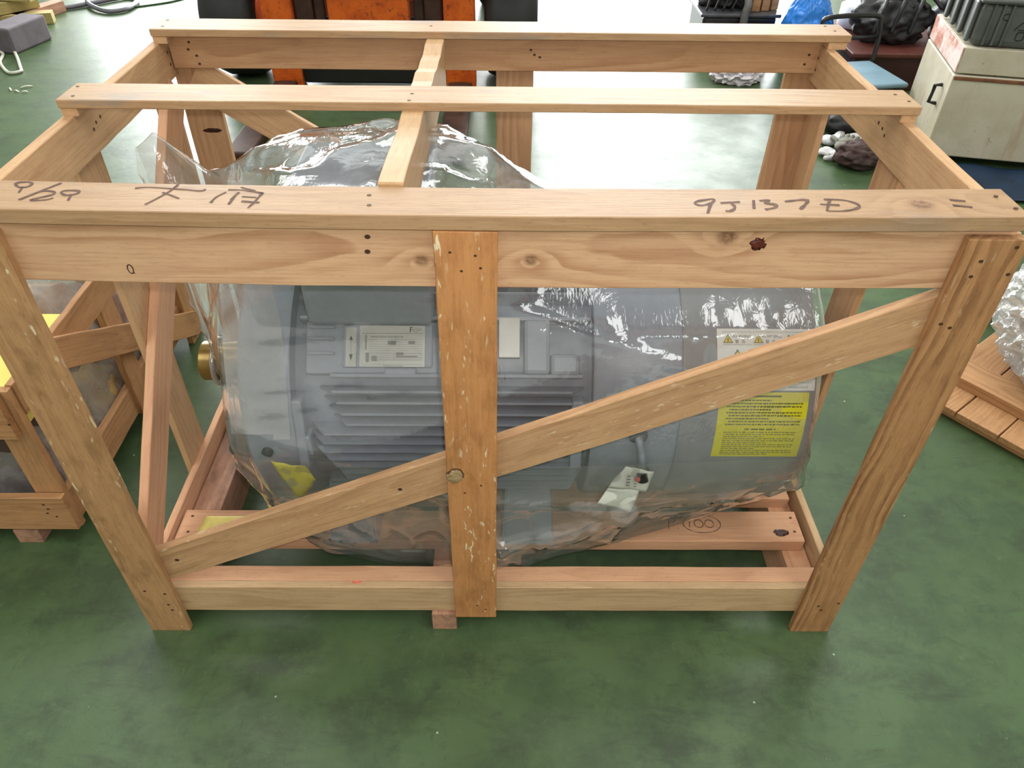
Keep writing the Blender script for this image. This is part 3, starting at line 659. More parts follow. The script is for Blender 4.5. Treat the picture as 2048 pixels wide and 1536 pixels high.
# ------------------------------------------------------------------ the bag round the motor
S = [
 (.072, [(.474, .82), (.466, .83), (.462, .845), (.460, .86), (.460, .885), (.470, .905), (.480, .885), (.482, .85), (.478, .82)]),
 (.110, [(.45, .66), (.44, .69), (.43, .74), (.43, .80), (.44, .87), (.48, .930), (.52, .87), (.51, .75), (.48, .66)]),
 (.155, [(.405, .385), (.375, .44), (.365, .52), (.35, .64), (.38, .78), (.47, .90), (.54, .78), (.52, .55), (.45, .385)]),
 (.200, [(.39, .375), (.350, .43), (.31, .52), (.30, .64), (.36, .77), (.46, .865), (.58, .76), (.58, .55), (.46, .37)]),
 (.248, [(.25, .24), (.15, .36), (.114, .47), (.19, .65), (.33, .80), (.45, .88), (.62, .78), (.71, .50), (.60, .22)]),
 (.300, [(.16, .165), (.118, .32), (.110, .47), (.198, .665), (.28, .84), (.45, .915), (.62, .80), (.725, .45), (.70, .15)]),
 (.385, [(.135, .125), (.112, .30), (.108, .47), (.198, .67), (.215, .895), (.45, .938), (.62, .86), (.725, .45), (.72, .12)]),
 (.520, [(.115, .105), (.110, .29), (.107, .47), (.198, .67), (.212, .915), (.45, .942), (.62, .88), (.725, .45), (.72, .12)]),
 (.655, [(.110, .102), (.108, .28), (.107, .47), (.198, .67), (.215, .905), (.45, .942), (.62, .86), (.725, .45), (.72, .12)]),
 (.745, [(.060, .148), (.096, .26), (.106, .47), (.198, .67), (.255, .845), (.44, .925), (.62, .80), (.725, .45), (.72, .12)]),
 (.835, [(.100, .136), (.104, .28), (.107, .46), (.198, .665), (.295, .765), (.43, .855), (.60, .77), (.725, .45), (.72, .12)]),
 (1.00, [(.118, .178), (.102, .32), (.105, .46), (.198, .665), (.31, .735), (.42, .795), (.58, .73), (.725, .45), (.72, .15)]),
 (1.20, [(.142, .238), (.118, .34), (.114, .46), (.198, .662), (.31, .735), (.42, .790), (.58, .73), (.725, .45), (.70, .20)]),
 (1.372, [(.190, .285), (.128, .37), (.116, .46), (.198, .66), (.31, .73), (.42, .768), (.56, .72), (.715, .45), (.66, .24)]),
 (1.392, [(.26, .30), (.20, .38), (.19, .46), (.25, .62), (.33, .68), (.42, .705), (.53, .67), (.64, .45), (.58, .28)])]
def catm(a, b, c, d, t): return .5*((2*b)+(c-a)*t+(2*a-5*b+4*c-d)*t*t+(3*b-a-3*c+d)*t**3)
def make_bag():
    xs = np.array([s[0] for s in S]); P = np.array([[(p[0], p[1]) for p in s[1]] for s in S]); NU, NV = 190, 150
    g = np.zeros((NU+1, NV+1, 3))
    for i in range(NU+1):
        u = i/NU*(len(S)-1); k = min(int(u), len(S)-2); t = u-k
        # straight in x, eased blend of profiles
        x = xs[k]*(1-t)+xs[k+1]*t
        prof = P[k]*(1-t)+P[k+1]*t
        for j in range(NV+1):
            q = j/NV*8; m = min(int(q), 7); tt = q-m
            a = prof[max(m-1, 0)]; b = prof[m]; c = prof[m+1]; d = prof[min(m+2, 8)]
            lin = b*(1-tt)+c*tt; yz = .6*catm(a, b, c, d, tt)+.4*lin
            g[i, j] = (x, yz[0], yz[1])
    du = np.gradient(g, axis=0); dv = np.gradient(g, axis=1); n = np.cross(dv, du); n /= np.linalg.norm(n, axis=2, keepdims=True)+1e-9
    cen = np.array([0, YC, .5]); sgn = np.sign(((g-cen)*n)[:, :, 1:].sum(axis=2)); sgn[sgn == 0] = 1
    if np.median(sgn) < 0: n = -n
    # folds pulled tight across the front: (x0, z0, x1, z1, half width, height)
    FO = [(.77, .715, 1.16, .60, .010, .010), (.79, .69, 1.14, .565, .008, .007), (.30, .66, .64, .69, .006, .006), (.30, .575, .60, .60, .006, .006), (.30, .53, .62, .585, .005, .005),
          (.28, .50, .70, .36, .007, .008), (.62, .345, 1.02, .30, .008, .012), (1.0, .30, 1.38, .36, .010, .010), (1.142, .72, 1.148, .40, .007, .008), (1.17, .72, 1.26, .60, .006, .006),
          (1.22, .72, 1.30, .60, .005, .005), (1.26, .72, 1.335, .60, .004, .005), (.50, .72, .515, .56, .007, .008), (.515, .60, .60, .70, .005, .006), (.45, .56, .515, .68, .006, .007),
          (.95, .70, 1.05, .60, .006, .007), (.85, .20, 1.05, .32, .012, .016), (.70, .18, .95, .24, .010, .014), (.98, .19, 1.06, .36, .010, .016), (.36, .16, .66, .125, .008, .012), (.29, .45, .33, .22, .006, .010), (.33, .25, .46, .17, .006, .010)]
    v = []
    for i in range(NU+1):
        for j in range(NV+1):
            p = g[i, j]; V = Vector(p); x, y, z = p
            d = .004*max(0, noise.noise(Vector((x*3, y*4, z*4))+Vector((3, 1, 7))))
            if y < .33:
                for (x0, z0, x1, z1, hw, hh) in FO:
                    dx, dz = x1-x0, z1-z0; L2 = dx*dx+dz*dz; t = ((x-x0)*dx+(z-z0)*dz)/L2
                    if -.05 < t < 1.05:
                        e = abs((x-x0)*dz-(z-z0)*dx)/math.sqrt(L2)+.004*noise.noise(Vector((x*9, z*9, hw*300)))
                        if e < hw*2: d += hh*max(0, 1-e/(hw*2))**1.6*min(1, 6*max(0, t+.05), 6*max(0, 1.05-t))
            loose = max(0, min(1, (z-.71)/.05)); loose = max(loose, min(1, max(0, (.25-x)/.04)), max(0, min(1, (.26-z)/.05)))
            if loose > 0:
                q1 = Vector((x*7+z*5, y*8, z*7-x*3)); m = max(0, noise.noise(V*4+Vector((5, 5, 2)))+.25)
                d += loose*m*(max(0, .22-abs(noise.noise(q1)))*.085+max(0, .14-abs(noise.noise(Vector((x*17-z*9, y*15, z*13+x*9)))))*.055)
            V += Vector(n[i, j])*d
            v.append(V)
    f = [(i*(NV+1)+j, i*(NV+1)+j+1, (i+1)*(NV+1)+j+1, (i+1)*(NV+1)+j) for i in range(NU) for j in range(NV)]
    # a doubled strip of film lying over the drive end bracket
    fv, ff, ix = [], [], {}
    for i in range(NU+1):
        for j in range(NV+1):
            if .258 < g[i, j][0] < .374 and g[i, j][1] < .34 and .485 < g[i, j][2] < .80:
                ix[(i, j)] = len(fv); fv.append(v[i*(NV+1)+j]+Vector(n[i, j])*.004)
    for (i, j) in ix:
        q = [(i, j), (i, j+1), (i+1, j+1), (i+1, j)]
        if all(k in ix for k in q): ff.append(tuple(ix[k] for k in q))
    # turned-up hem along the bottom front of the bag
    hv, hf, NH = [], [], 34
    for i in range(NU+1):
        for j in range(NH+1):
            p = v[i*(NV+1)+j]; q = j/NH; k = math.sin(PI*min(1, q*1.15))
            w_ = max(0, .25-abs(noise.noise(Vector((p.x*16+p.z*6, p.y*5, p.z*15-p.x*5)))))*.045+.010*noise.noise(Vector((p.x*5, 2.2, q*2)))
            hv.append(p+Vector(n[i, j])*(.005+k*(.006+w_))-Vector((0, 0, .012*(1-q))))
            if i and j: a_ = (i-1)*(NH+1)+j; b_ = i*(NH+1)+j; hf.append((a_-1, a_, b_, b_-1))
    return pyd('plastic_bag', v, f), pyd('film_strip', fv, ff), pyd('bag_hem', hv, hf)
bag_me, strip_me, hem_me = make_bag()
bag = obj('plastic_bag', bag_me, M_FILM, None, None, smooth=True)
tag(bag, 'wrinkled clear polythene bag draped over the grey motor, tied at its shaft', 'plastic bag')
obj('film_strip', strip_me, M_FILM2, None, bag, smooth=True, label='doubled strip of film over the end bracket')
obj('bag_hem', hem_me, M_FILM, None, bag, smooth=True, label='wrinkled turned up hem')
# tie of the bag round the shaft
obj('bag_gather', tube_bm([(.135, YC+.052*math.cos(a), ZC+.052*math.sin(a)) for a in [2*PI*i/28 for i in range(28)]], .006, 8, True), M_FILM2, None, bag, smooth=True)

# paper tag, tape
tg = bpy.data.objects.new('paper_tag', None); place(tg, T(1.02, .094, .36)); tag(tg, 'creased white paper tag hanging from the black capped pipe of the motor', 'tag')
def sheet(name, quad, mat, parent, n=8, amp=.004, th=.0006, **kw):
    q = [Vector(p) for p in quad]; v = []; f = []
    for i in range(n+1):
        for j in range(n+1):
            a = q[0].lerp(q[1], j/n); b = q[3].lerp(q[2], j/n); p = a.lerp(b, i/n); nn = (q[1]-q[0]).cross(q[3]-q[0]).normalized()
            v.append(p+nn*amp*noise.noise(p*40))
    f = [(i*(n+1)+j, i*(n+1)+j+1, (i+1)*(n+1)+j+1, (i+1)*(n+1)+j) for i in range(n) for j in range(n)]
    o = obj(name, pyd(name, v, f), mat, None, parent, smooth=True, **kw); md = o.modifiers.new('thickness', 'SOLIDIFY'); md.thickness = th; return o
s1 = sheet('tag_sheet', [(1.0142, .103, .424), (1.0723, .103, .408), (1.0619, .098, .353), (.9844, .098, .367)], M_PAPER, tg)
s2 = sheet('tag_sheet', [(.984, .097, .366), (1.048, .098, .356), (1.036, .090, .300), (.965, .092, .3255)], M_PAPER, tg)
obj('tag_print', rects_me([(-.012, -.004, -.010+.009*i, -.006+.009*i) for i in range(4)]+[(.004, .009, -.012+.008*i, -.009+.008*i) for i in range(4)]), M_PRINTG, Matrix.Translation((1.03, .0935, .385)) @ Matrix.Rotation(PI/2, 4, 'X'), s1)
obj('red_seal', cyl_bm(.006, .003, 12), plain('red_seal', srgb(176, 92, 84), .6), Matrix.Translation((1.040, .096, .392)) @ Matrix.Rotation(PI/2, 4, 'X'), s1)
yt = sheet('yellow_tape', [(.322, .106, .430), (.386, .106, .4156), (.402, .106, .3795), (.357, .110, .3033)], M_TAPE2, None, amp=.006)
tag(yt, 'crumpled yellow tape piece hanging inside the bag below the drive end bracket', 'tape')
pn = sheet('yellow_note', [(.094, .2044, .1438), (.188, .2044, .1438), (.188, .152, .1438), (.086, .152, .1438)], M_TAPE, None, amp=.0006, th=.0004)
tag(pn, 'torn yellow paper note stuck on the base board near the left crate post', 'paper note')

# ------------------------------------------------------------------ neighbouring crate on the left
BM_ = T(-.238, .249, 0, .0)
CB = thing('low_crate', 'low pine crate with wrapped packages left of the large crate', 'crate', (-.80, .68, 0))
def B(name, *a, **k): return aboard(name, CB, *a, fr=BM_, **k)
B('rail', -1.1, 0, -.018, 0, .060, .172, W_OLD); B('rail', -1.1, -.02, -.018, 0, .36, .478, W_OLD)
B('base_board', -1.1, -.02, .0, .06, .045, .060, W_OLD)
B('post', -.070, -.004, .002, .020, .05, .478, W_OLD); B('post', -1.1, -1.03, .002, .020, .05, .478, W_OLD)
B('rail', -.018, -.002, .02, .86, .40, .482, W_OLD, label='right top rail with straight grain'); B('rail', -1.1, -1.08, .02, .86, .40, .482, W_OLD)
B('rail', -.032, -.012, .02, .86, .060, .150, W_OLD)
B('rail', -1.1, 0, .862, .880, .060, .172, W_OLD); B('rail', -1.1, 0, .862, .880, .36, .478, W_OLD)
B('post', -.018, .002, .79, .875, .0, .482, W_OLD); B('post', -1.1, -1.08, .79, .875, 0, .482, W_OLD)
B('post', -.022, -.004, .40, .47, .05, .41, W_OLD)
bar('brace', CB, BM_ @ Vector((.004, .12, .475)), BM_ @ Vector((.004, .845, -.005+.05)), (0, .5, .8), .078, .014, W_OLD)
for x0 in (-1.05, -.60, -.17): B('skid', x0, x0+.06, -.01, .87, 0, .045, W_BARK)
for y0 in (.12, .30, .48, .66): B('base_board', -1.08, -.035, y0, y0+.11, .045, .06, W_OLD)
for (x, z) in ((-.05, .15), (-.045, .135), (-.052, .12), (-.035, .108), (-.035, .44), (-.04, .42), (-.02, .405)): nail(CB.children[0], BM_ @ Vector((x, -.0182, z)), F)
M_YBOX = plain('yellow_card', srgb(232, 218, 112), .65, var=.05, scale=12)
M_PKG = plain('brown_package', srgb(150, 118, 104), .6, var=.3, scale=14)
M_PKG2 = plain('ochre_package', srgb(176, 150, 96), .6, var=.3, scale=14)
yb = box('yellow_carton', -1.18, -.275, .285, .575, .335, .45, M_YBOX, None, .012, 3); tag(yb, 'flat yellow carton lying on the dark crated part left of the large crate', 'carton')
dk = box('crated_part', -1.15, -.31, .31, .54, .062, .333, plain('dark_brown_part', srgb(84, 66, 60), .5, var=.35, scale=9), None, .04, 3); tag(dk, 'dark brown machine part under the yellow carton in the low crate', 'machine part')
for (n_, c_, r_, m_, l_) in (('wrapped_package', (-.40, .80, .21), (.11, .09, .15), M_PKG, 'brown package in the low crate behind the yellow carton, nearest its right rail'),
                             ('wrapped_package', (-.335, .625, .14), (.06, .070, .078), M_PKG2, 'small ochre package low in the left crate beside its right base rail'),
                             ('wrapped_package', (-.38, .99, .20), (.11, .08, .14), M_PKG2, 'ochre package at the far right corner of the low crate')):
    o = obj(n_, lump_bm(*r_, .18, 2.2, len(l_), 4, -r_[2]*.9, power=3.0), m_, T(*c_), None, smooth=True); tag(o, l_, 'package', 'packages in the low crate')
def film_tent(name, x0, x1, y0, y1, z0, z1, mat, seed, amp=.03, label=''):
    n = 60; v = []
    for i in range(n+1):
        for j in range(n+1):
            a = 2*i/n-1; b = 2*j/n-1; e = max(abs(a), abs(b)); h = 1-max(0, (e-.62)/.38)**1.6
            p = Vector(((x0+x1)/2+a*(x1-x0)/2*(.86+.14*min(1, e)), (y0+y1)/2+b*(y1-y0)/2, z0+(z1-z0)*h))
            k = max(0, .3-abs(noise.noise(p*7+Vector((seed, 0, 2)))))*2.2+max(0, .22-abs(noise.noise(p*17+Vector((seed, 4, 2)))))*1.6
            v.append(p+Vector((.3, -.3, .8))*amp*k+Vector((0, 0, .5*amp*noise.noise(p*3))))
    f = [(i*(n+1)+j, i*(n+1)+j+1, (i+1)*(n+1)+j+1, (i+1)*(n+1)+j) for i in range(n) for j in range(n)]
    o = obj(name, pyd(name, v, f), mat, None, None, smooth=True); return tag(o, label, 'plastic film')
film_tent('plastic_film', -1.30, -.262, .29, 1.09, .10, .60, M_FILM2, 3, .03, 'loose clear film over the packages in the low crate on the left')

# ------------------------------------------------------------------ pallet and crumpled film on the right
ang = math.atan2(-.28, .22)
PMx = T(1.94, .79, 0, ang)            # local x runs along the near edge of the pallet, local y away from it
PA = thing('pallet', 'low pallet of pine planks right of the large crate, loaded with crumpled film', 'pallet', (2.25, .8, 0))
def Pb(name, *a, **k): return aboard(name, PA, *a, fr=PMx, **k)
for k in range(7): Pb('plank', .055+k*.122, .055+k*.122+.118, .045, .80, .022, .040, W_OLD, bev=.002)
Pb('plank', -.02, .92, .16, .27, .040, .072, W_OLD); Pb('plank', -.02, .92, .62, .73, .040, .072, W_OLD)
for y0 in (.06, .38, .70): Pb('skid', .0, .90, y0, y0+.07, 0, .022, W_OLD)
cf = obj('crumpled_film', lump_bm(.36, .32, .25, .085, 5.2, 12, 6, -.17, True), M_FILM3, PMx @ Matrix.Translation((.40, .49, .235)), None)
tag(cf, 'heap of crumpled shiny clear film on the pallet at the right edge', 'plastic film')
cf2 = obj('wrapped_bundle', lump_bm(.24, .22, .16, .12, 2.0, 5, 4, -.14, power=3), plain('pale_bundle', srgb(196, 190, 178), .6, var=.15), PMx @ Matrix.Translation((.42, .50, .212)), None, smooth=True)
tag(cf2, 'pale bundle inside the crumpled film on the right pallet', 'bundle')

# ------------------------------------------------------------------ forklift behind the crate
FK = thing('forklift', 'orange and black forklift with forks lowered to the floor behind the crate', 'forklift', (.03, 4.2, 0))
def fbox(name, *a, mat=M_ORANGE, bev=.012, parent=None, **k): return box(name, *a, mat, parent or FK, bev, 2, **k)
for sx in (-1, 1):
    cx = .03+sx*.49
    m_ = fbox('mast_channel', cx-.085, cx+.085, 3.44, 3.54, .0, 2.1); fbox('mast_roller_track', cx-sx*.14-.05, cx-sx*.14+.05, 3.47, 3.56, .04, 2.1, mat=M_RUSTY, parent=m_)
    f_ = fbox('fork', cx-.065, cx+.065, 2.42, 3.40, .012, .052, mat=M_RUSTY, bev=.01); fbox('fork_shank', cx-.045, cx+.045, 3.36, 3.41, .03, .05, mat=M_RUSTY, parent=f_)
    tr_ = obj('tire', lathe_bm([(-.13, .10), (-.145, .25), (-.125, .285), (-.08, .305), (.08, .305), (.125, .285), (.145, .25), (.13, .10)], 48), M_BLACK, T(.03+sx*.77, 3.70, .305), FK, smooth=True)
    obj('wheel_hub', lathe_bm([(-.148, 0), (-.148, .15), (-.12, .17), (.12, .17), (.148, .15), (.148, 0)], 32), M_ORANGE, T(.03+sx*.77, 3.70, .305), tr_)
    obj('tire', lathe_bm([(-.08, .08), (-.085, .20), (-.06, .235), (.06, .235), (.085, .20), (.08, .08)], 40), M_BLACK, T(.03+sx*.62, 5.3, .235), FK, smooth=True)
    fbox('fender', .03+sx*.77-.15, .03+sx*.77+.15, 3.36, 4.10, .63, .67, mat=M_BLACKP)
    fbox('guard_post', .03+sx*.46-.03, .03+sx*.46+.03, 3.95, 4.0, .7, 2.05, mat=M_BLACKP); fbox('guard_post', .03+sx*.46-.03, .03+sx*.46+.03, 5.2, 5.25, .9, 2.05, mat=M_BLACKP)
fbox('carriage_bar', -.37, .43, 3.45, 3.50, .02, .17, mat=M_BLACKP); fbox('carriage_bar', -.56, .62, 3.395, 3.435, .52, .62, mat=M_BLACKP)
fbox('cross_member', -.19, .25, 3.46, 3.52, .30, .50)
fbox('axle_cover', -.40, .46, 3.58, 3.95, .10, .34, mat=M_BLACKP)
for sx in (-.24, .30): fbox('lift_chain', sx-.03, sx+.03, 3.49, 3.53, .06, 2.0, mat=M_RUSTY)
fbox('body', -.50, .56, 3.95, 5.5, .18, .85, bev=.05); fbox('counterweight', -.52, .58, 5.1, 5.75, .2, 1.0, mat=M_ORANGE, bev=.1)
fbox('guard_roof', -.47, .53, 3.9, 5.3, 2.05, 2.10, mat=M_BLACKP); fbox('seat', -.2, .26, 4.6, 5.05, .85, .98, mat=M_BLACK, bev=.05)

# ------------------------------------------------------------------ things at the back right
KB = T(2.757, 2.49, 0, math.radians(-12.5))
CA = thing('steel_cabinet', 'low cream steel cabinet with rust, side handle, under the grey bin', 'cabinet', (3.15, 2.7, .04))
def rust_paint():
    t = NT('rusty_cream_paint'); v = t.co(); n = t.noise(v, 5, 5, .65); n2 = t.noise(t.mapping(v, (6, 6, 1.2)), 2.2, 4, .6)
    c = t.mix(t.ramp(n, .3, .7), srgb(206, 198, 176), srgb(188, 178, 152)); c = t.mix(t.math('MULTIPLY', t.ramp(n2, .55, .72), .45), c, srgb(168, 128, 92)); c = t.mix(t.math('MULTIPLY', t.ramp(t.noise(v, 30, 4, .7), .64, .72), .6), c, srgb(104, 58, 36))
    t.bsdf(c, .5, 0, .5); return t.m
def rust_lid():
    t = NT('rusted_lid'); v = t.co(); n = t.noise(v, 7, 5, .7)
    c = t.mix(t.ramp(n, .4, .62), srgb(222, 204, 196), srgb(186, 112, 84)); c = t.mix(t.math('MULTIPLY', t.ramp(n, .58, .7), .8), c, srgb(110, 70, 58)); t.bsdf(c, .55); return t.m
M_CREAM = rust_paint(); M_LID = rust_lid()
bd = box('body', 0, .86, 0, .56, .04, .405, M_CREAM, CA, .006, 2, KB)
box('seam_strip', .004, .856, -.006, .02, .385, .400, plain('rust', srgb(120, 74, 48), .6, var=.3), bd, .003, 2, KB)
ld = box('lid', .006, .856, .004, .556, .412, .52, M_CREAM, CA, .004, 2, KB)
box('lid_side', .0, .006, .006, .554, .413, .519, M_LID, ld, .002, 1, KB, label='pinkish rusted side of the lid')
hd = obj('handle', tube_bm([KB @ Vector(p) for p in ((-.002, .10, .33), (-.03, .10, .325), (-.034, .10, .25), (-.002, .10, .245))], .009, 8), M_BLACKP, None, CA)
# grey bin on the cabinet
BI = thing('storage_bin', 'dark grey ribbed plastic bin with moulded mark on top of the cream cabinet', 'bin', (3.15, 2.75, .52))
M_BIN = plain('bin_grey', srgb(88, 92, 88), .45, var=.2, scale=8)
box('bin_body', .022, .74, .015, .50, .521, .70, M_BIN, BI, .03, 3, KB)
box('bin_rim', .002, .76, -.005, .52, .695, .715, M_BIN, BI, .008, 2, KB)
for k in range(4): box('rib', .004, .022, .05+k*.13, .09+k*.13, .53, .695, M_BIN, BI, .008, 2, KB)
for k in range(3): box('rib', .06+k*.035, .072+k*.035, .004, .018, .53, .695, M_BIN, BI, .005, 2, KB)
KF = KB @ Matrix.Translation((.20, .0140, .60)) @ Matrix.Rotation(PI/2, 4, 'X')
obj('moulded_mark', ribbon_me([[(-.03, -.005), (.0, .03), (.03, -.005)], [(-.015, -.002), (.016, -.002)], [(-.012, -.012), (.014, -.012), (.014, -.04), (-.012, -.04), (-.012, -.012)], oval(-.075, .045, .016, .012)], .007), M_BLACK, KF, BI)
# blue tarp on the floor in front of the cabinet
def tarp():
    n = 26; v = []
    for i in range(n+1):
        for j in range(n+1):
            x = -.03+.95*i/n; y = -.36+.345*j/n; p = KB @ Vector((x, y, 0))
            v.append((p.x, p.y, .004+.022*max(0, .5+noise.noise(p*5))))
    return pyd('tarp', v, [(i*(n+1)+j, i*(n+1)+j+1, (i+1)*(n+1)+j+1, (i+1)*(n+1)+j) for i in range(n) for j in range(n)])
o = obj('blue_tarp', tarp(), plain('tarp_blue', srgb(14, 44, 72), .5, var=.3, scale=5), None, None, smooth=True); o.modifiers.new('t', 'SOLIDIFY').thickness = .003
tag(o, 'dark blue tarp on the floor in front of the cream cabinet', 'tarp')
# low platform trolley with a bent tube handle
CH = thing('platform_trolley', 'low trolley with blue grey platform and black bent tube handle', 'trolley', (2.70, 3.17, 0), math.radians(8))
CM = T(2.66, 3.18, 0, math.radians(10))
box('platform', -.17, .165, -.19, .19, .165, .19, plain('platform_blue_grey', srgb(120, 150, 166), .5, var=.05), CH, .012, 3, CM)
obj('handle', tube_bm([CM @ p for p in cr([(-.175, .17, .18), (-.185, .19, .30), (-.175, .20, .375), (-.14, .205, .415), (.13, .205, .415), (.165, .20, .375), (.175, .19, .30), (.165, .17, .18)], 5)], .013, 10), M_BLACKP, None, CH, smooth=True)
obj('handle_bar', tube_bm([CM @ Vector(p) for p in ((-.182, .192, .31), (.172, .192, .31))], .010, 10), M_BLACKP, None, CH, smooth=True)
for (x, y) in ((-.13, -.15), (.13, -.15), (-.13, .15), (.13, .15)):
    cst = obj('caster', lathe_bm([(-.015, .02), (-.016, .055), (-.010, .062), (.010, .062), (.016, .055), (.015, .02)], 24), M_BLACK, CM @ Matrix.Translation((x, y, .062)), CH, smooth=True)
    obj('caster_fork', tube_bm([CM @ Vector((x, y, .06)), CM @ Vector((x, y, .165))], .022, 10), M_BLACKP, None, cst)
# brown bench with black gear on it
BE = thing('low_bench', 'long low maroon bench holding black bags at the back right', 'bench', (3.2, 3.75, 0))
M_MAROON = plain('maroon_paint', srgb(62, 30, 28), .5, var=.2, scale=6)
box('bench_front', 2.74, 3.9, 3.47, 3.53, 0, .185, M_MAROON, BE, .006); box('bench_top', 2.70, 3.95, 3.44, 4.1, .185, .21, plain('bench_edge', srgb(92, 46, 38), .5, var=.2), BE, .006)
box('bench_side', 2.74, 2.78, 3.53, 4.05, 0, .185, M_MAROON, BE, .006); box('bench_side', 3.86, 3.9, 3.53, 4.05, 0, .185, M_MAROON, BE, .006)
M_BAG = plain('black_bag_cloth', srgb(30, 28, 30), .6, var=.3, scale=10)
for (n_, c_, r_, l_) in (('black_bag', (2.99, 3.74, .31), (.22, .18, .13), 'lumpy black bag on the maroon bench behind the low trolley'), ('black_bag', (3.38, 3.72, .34), (.14, .19, .17), 'tall black bag at the right end of the maroon bench')):
    o = thing(n_, l_, 'bag', (c_[0], c_[1], .21), 0, 'black bags on the bench')
    obj('bag_body', lump_bm(*r_, .25, 2.4, c_[0], 5, -r_[2]*.75), M_BAG, T(*c_), o, smooth=True)
    for k in range(3): obj('strap', tube_bm(cr([(c_[0]-.15+.1*k, c_[1]-.17, c_[2]-.03), (c_[0]-.12+.1*k, c_[1]-.15, c_[2]+.10), (c_[0]-.05+.1*k, c_[1]-.05, c_[2]+.15), (c_[0]+.06+.08*k, c_[1]-.12, c_[2]+.09)], 6), .011, 8), M_BLACK, None, o, smooth=True)
o = obj('white_canister', lathe_bm([(0, 0), (0, .10), (.01, .11), (.12, .11), (.135, .08), (.14, 0)], 32), plain('white_plastic', srgb(226, 226, 230), .4, var=.03), Matrix.Translation((2.90, 3.97, .212)) @ Matrix.Rotation(-PI/2, 4, 'Y'), None, smooth=True)
tag(o, 'white plastic canister on the bench beside the blue bag', 'canister')
o = obj('flat_board', box_bm(.30, .02, .24, .004), plain('grey_brown_board', srgb(110, 100, 92), .6, var=.15), Matrix.Translation((3.56, 3.50, .33)) @ Matrix.Rotation(-.12, 4, 'X') @ Matrix.Rotation(.35, 4, 'Y'), None); tag(o, 'grey brown board leaning at the right end of the bench', 'board')
for k in range(4):
    o = obj('wooden_stick', tube_bm([(3.56+.045*k, 3.86, .212), (3.98+.05*k, 4.14, .95+.03*k)], .012, 8), W_OLD, None, None); tag(o, 'thin wooden stick leaning in the sheaf behind the cream cabinet', 'stick', 'wooden sticks behind the cabinet')
# black tray with gear, blue bag
TR = thing('black_toolbox', 'open black toolbox with straps and cables beside the blue bag', 'toolbox', (2.22, 4.15, 0))
box('tray', 1.98, 2.43, 4.02, 4.40, 0, .245, M_BLACKP, TR, .015); box('tray_rim', 1.96, 2.45, 4.0, 4.42, .245, .265, plain('worn_black', srgb(70, 70, 74), .3, var=.3), TR, .006)
obj('cable_heap', lump_bm(.17, .12, .12, .35, 3.5, 8, 5), M_BLACK, T(2.16, 4.24, .33), TR, smooth=True)
obj('strap', tube_bm(cr([(2.22, 3.99, .15), (2.22, 3.985, .26), (2.235, 4.02, .34), (2.23, 4.2, .45)], 6), .024, 8), plain('grey_strap', srgb(96, 94, 92), .6), None, TR, smooth=True)
for k in range(4): obj('cable', tube_bm(cr([(2.0+.05*k, 4.06, .27), (2.05+.06*k, 4.08, .40), (2.2+.05*k, 4.12, .44-.02*k), (2.4, 4.14, .30+.03*k)], 6), .007, 6), M_BLACK, None, TR, smooth=True)
for k in range(3): tag(obj('wood_offcut', box_bm(.05, .09, .16, .003), W_OLD, T(2.30+.056*k, 4.10+.02*k, .346, .2*k), None), ('leftmost', 'middle', 'rightmost')[k]+' of three short wood blocks standing in the black toolbox', 'wood block', 'wood blocks in the toolbox')
M_BLUE = plain('blue_plastic', srgb(34, 120, 208), .3, var=.25, scale=7)
o = obj('blue_bag', lump_bm(.15, .13, .24, .07, 2.6, 21, 6, -.19, True), M_BLUE, T(2.56, 3.85, .19), None, smooth=True); tag(o, 'bright blue plastic bag standing between toolbox and black bags', 'bag')
# crumpled paper, gloves and rag on the floor
def crumple(rx, ry, rz, seed):
    bm = bmesh.new(); bmesh.ops.create_icosphere(bm, subdivisions=4, radius=1); rd = random.Random(seed)
    for v in bm.verts:
        d = v.co.copy(); h = 1+.30*(1-3*abs(noise.noise(d*3.1+Vector((seed, 0, 0)))))*.6+.14*rd.uniform(-1, 1)*.7
        v.co = Vector((d.x*rx, d.y*ry, max(d.z*rz, -rz*.55)))*h
    return bm
o = obj('crumpled_paper', crumple(.14, .10, .075, 3), plain('crumpled_white', srgb(222, 214, 220), .6, var=.12, scale=20), T(2.13, 3.62, .045), None); tag(o, 'crumpled white paper lying on the floor behind the crate', 'paper')
def glove(name, loc, rz, mat, label, s=1.0):
    g = thing(name, label, 'glove', loc, rz, 'gloves on the floor'); M = T(loc[0], loc[1], loc[2], rz)
    obj('palm', lump_bm(.055*s, .045*s, .022*s, .18, 2.5, loc[0], 4, -.018*s), mat, M @ Matrix.Translation((0, 0, .018*s)), g, smooth=True)
    for k in range(4): obj('finger', tube_bm(cr([(.04*s, (-.03+.02*k)*s, .018*s), (.08*s, (-.036+.024*k)*s, .022*s), (.115*s-.008*abs(k-1.5)*s, (-.04+.026*k)*s, .014*s)], 4), [.011*s]*8+[.006*s], 8), mat, M, g, smooth=True)
    obj('thumb', tube_bm(cr([(-.01*s, .035*s, .018*s), (.02*s, .065*s, .020*s), (.05*s, .078*s, .013*s)], 4), [.012*s]*8+[.007*s], 8), mat, M, g, smooth=True)
    obj('cuff', lump_bm(.035*s, .04*s, .02*s, .12, 2, 7, 3), mat, M @ Matrix.Translation((-.06*s, 0, .019*s)), g, smooth=True)
M_GLOVE = plain('work_glove', srgb(206, 204, 204), .8, var=.15, scale=30)
M_GLOVE2 = plain('dirty_glove', srgb(120, 118, 106), .8, var=.25, scale=30)
glove('work_glove', (2.44, 2.70, 0), .1, M_GLOVE, 'white work glove on the floor lying furthest right on the floor behind the crate', 1.1)
glove('work_glove', (2.37, 2.52, 0), 2.4, M_GLOVE, 'white work glove lying against the dark brown rag', .9)
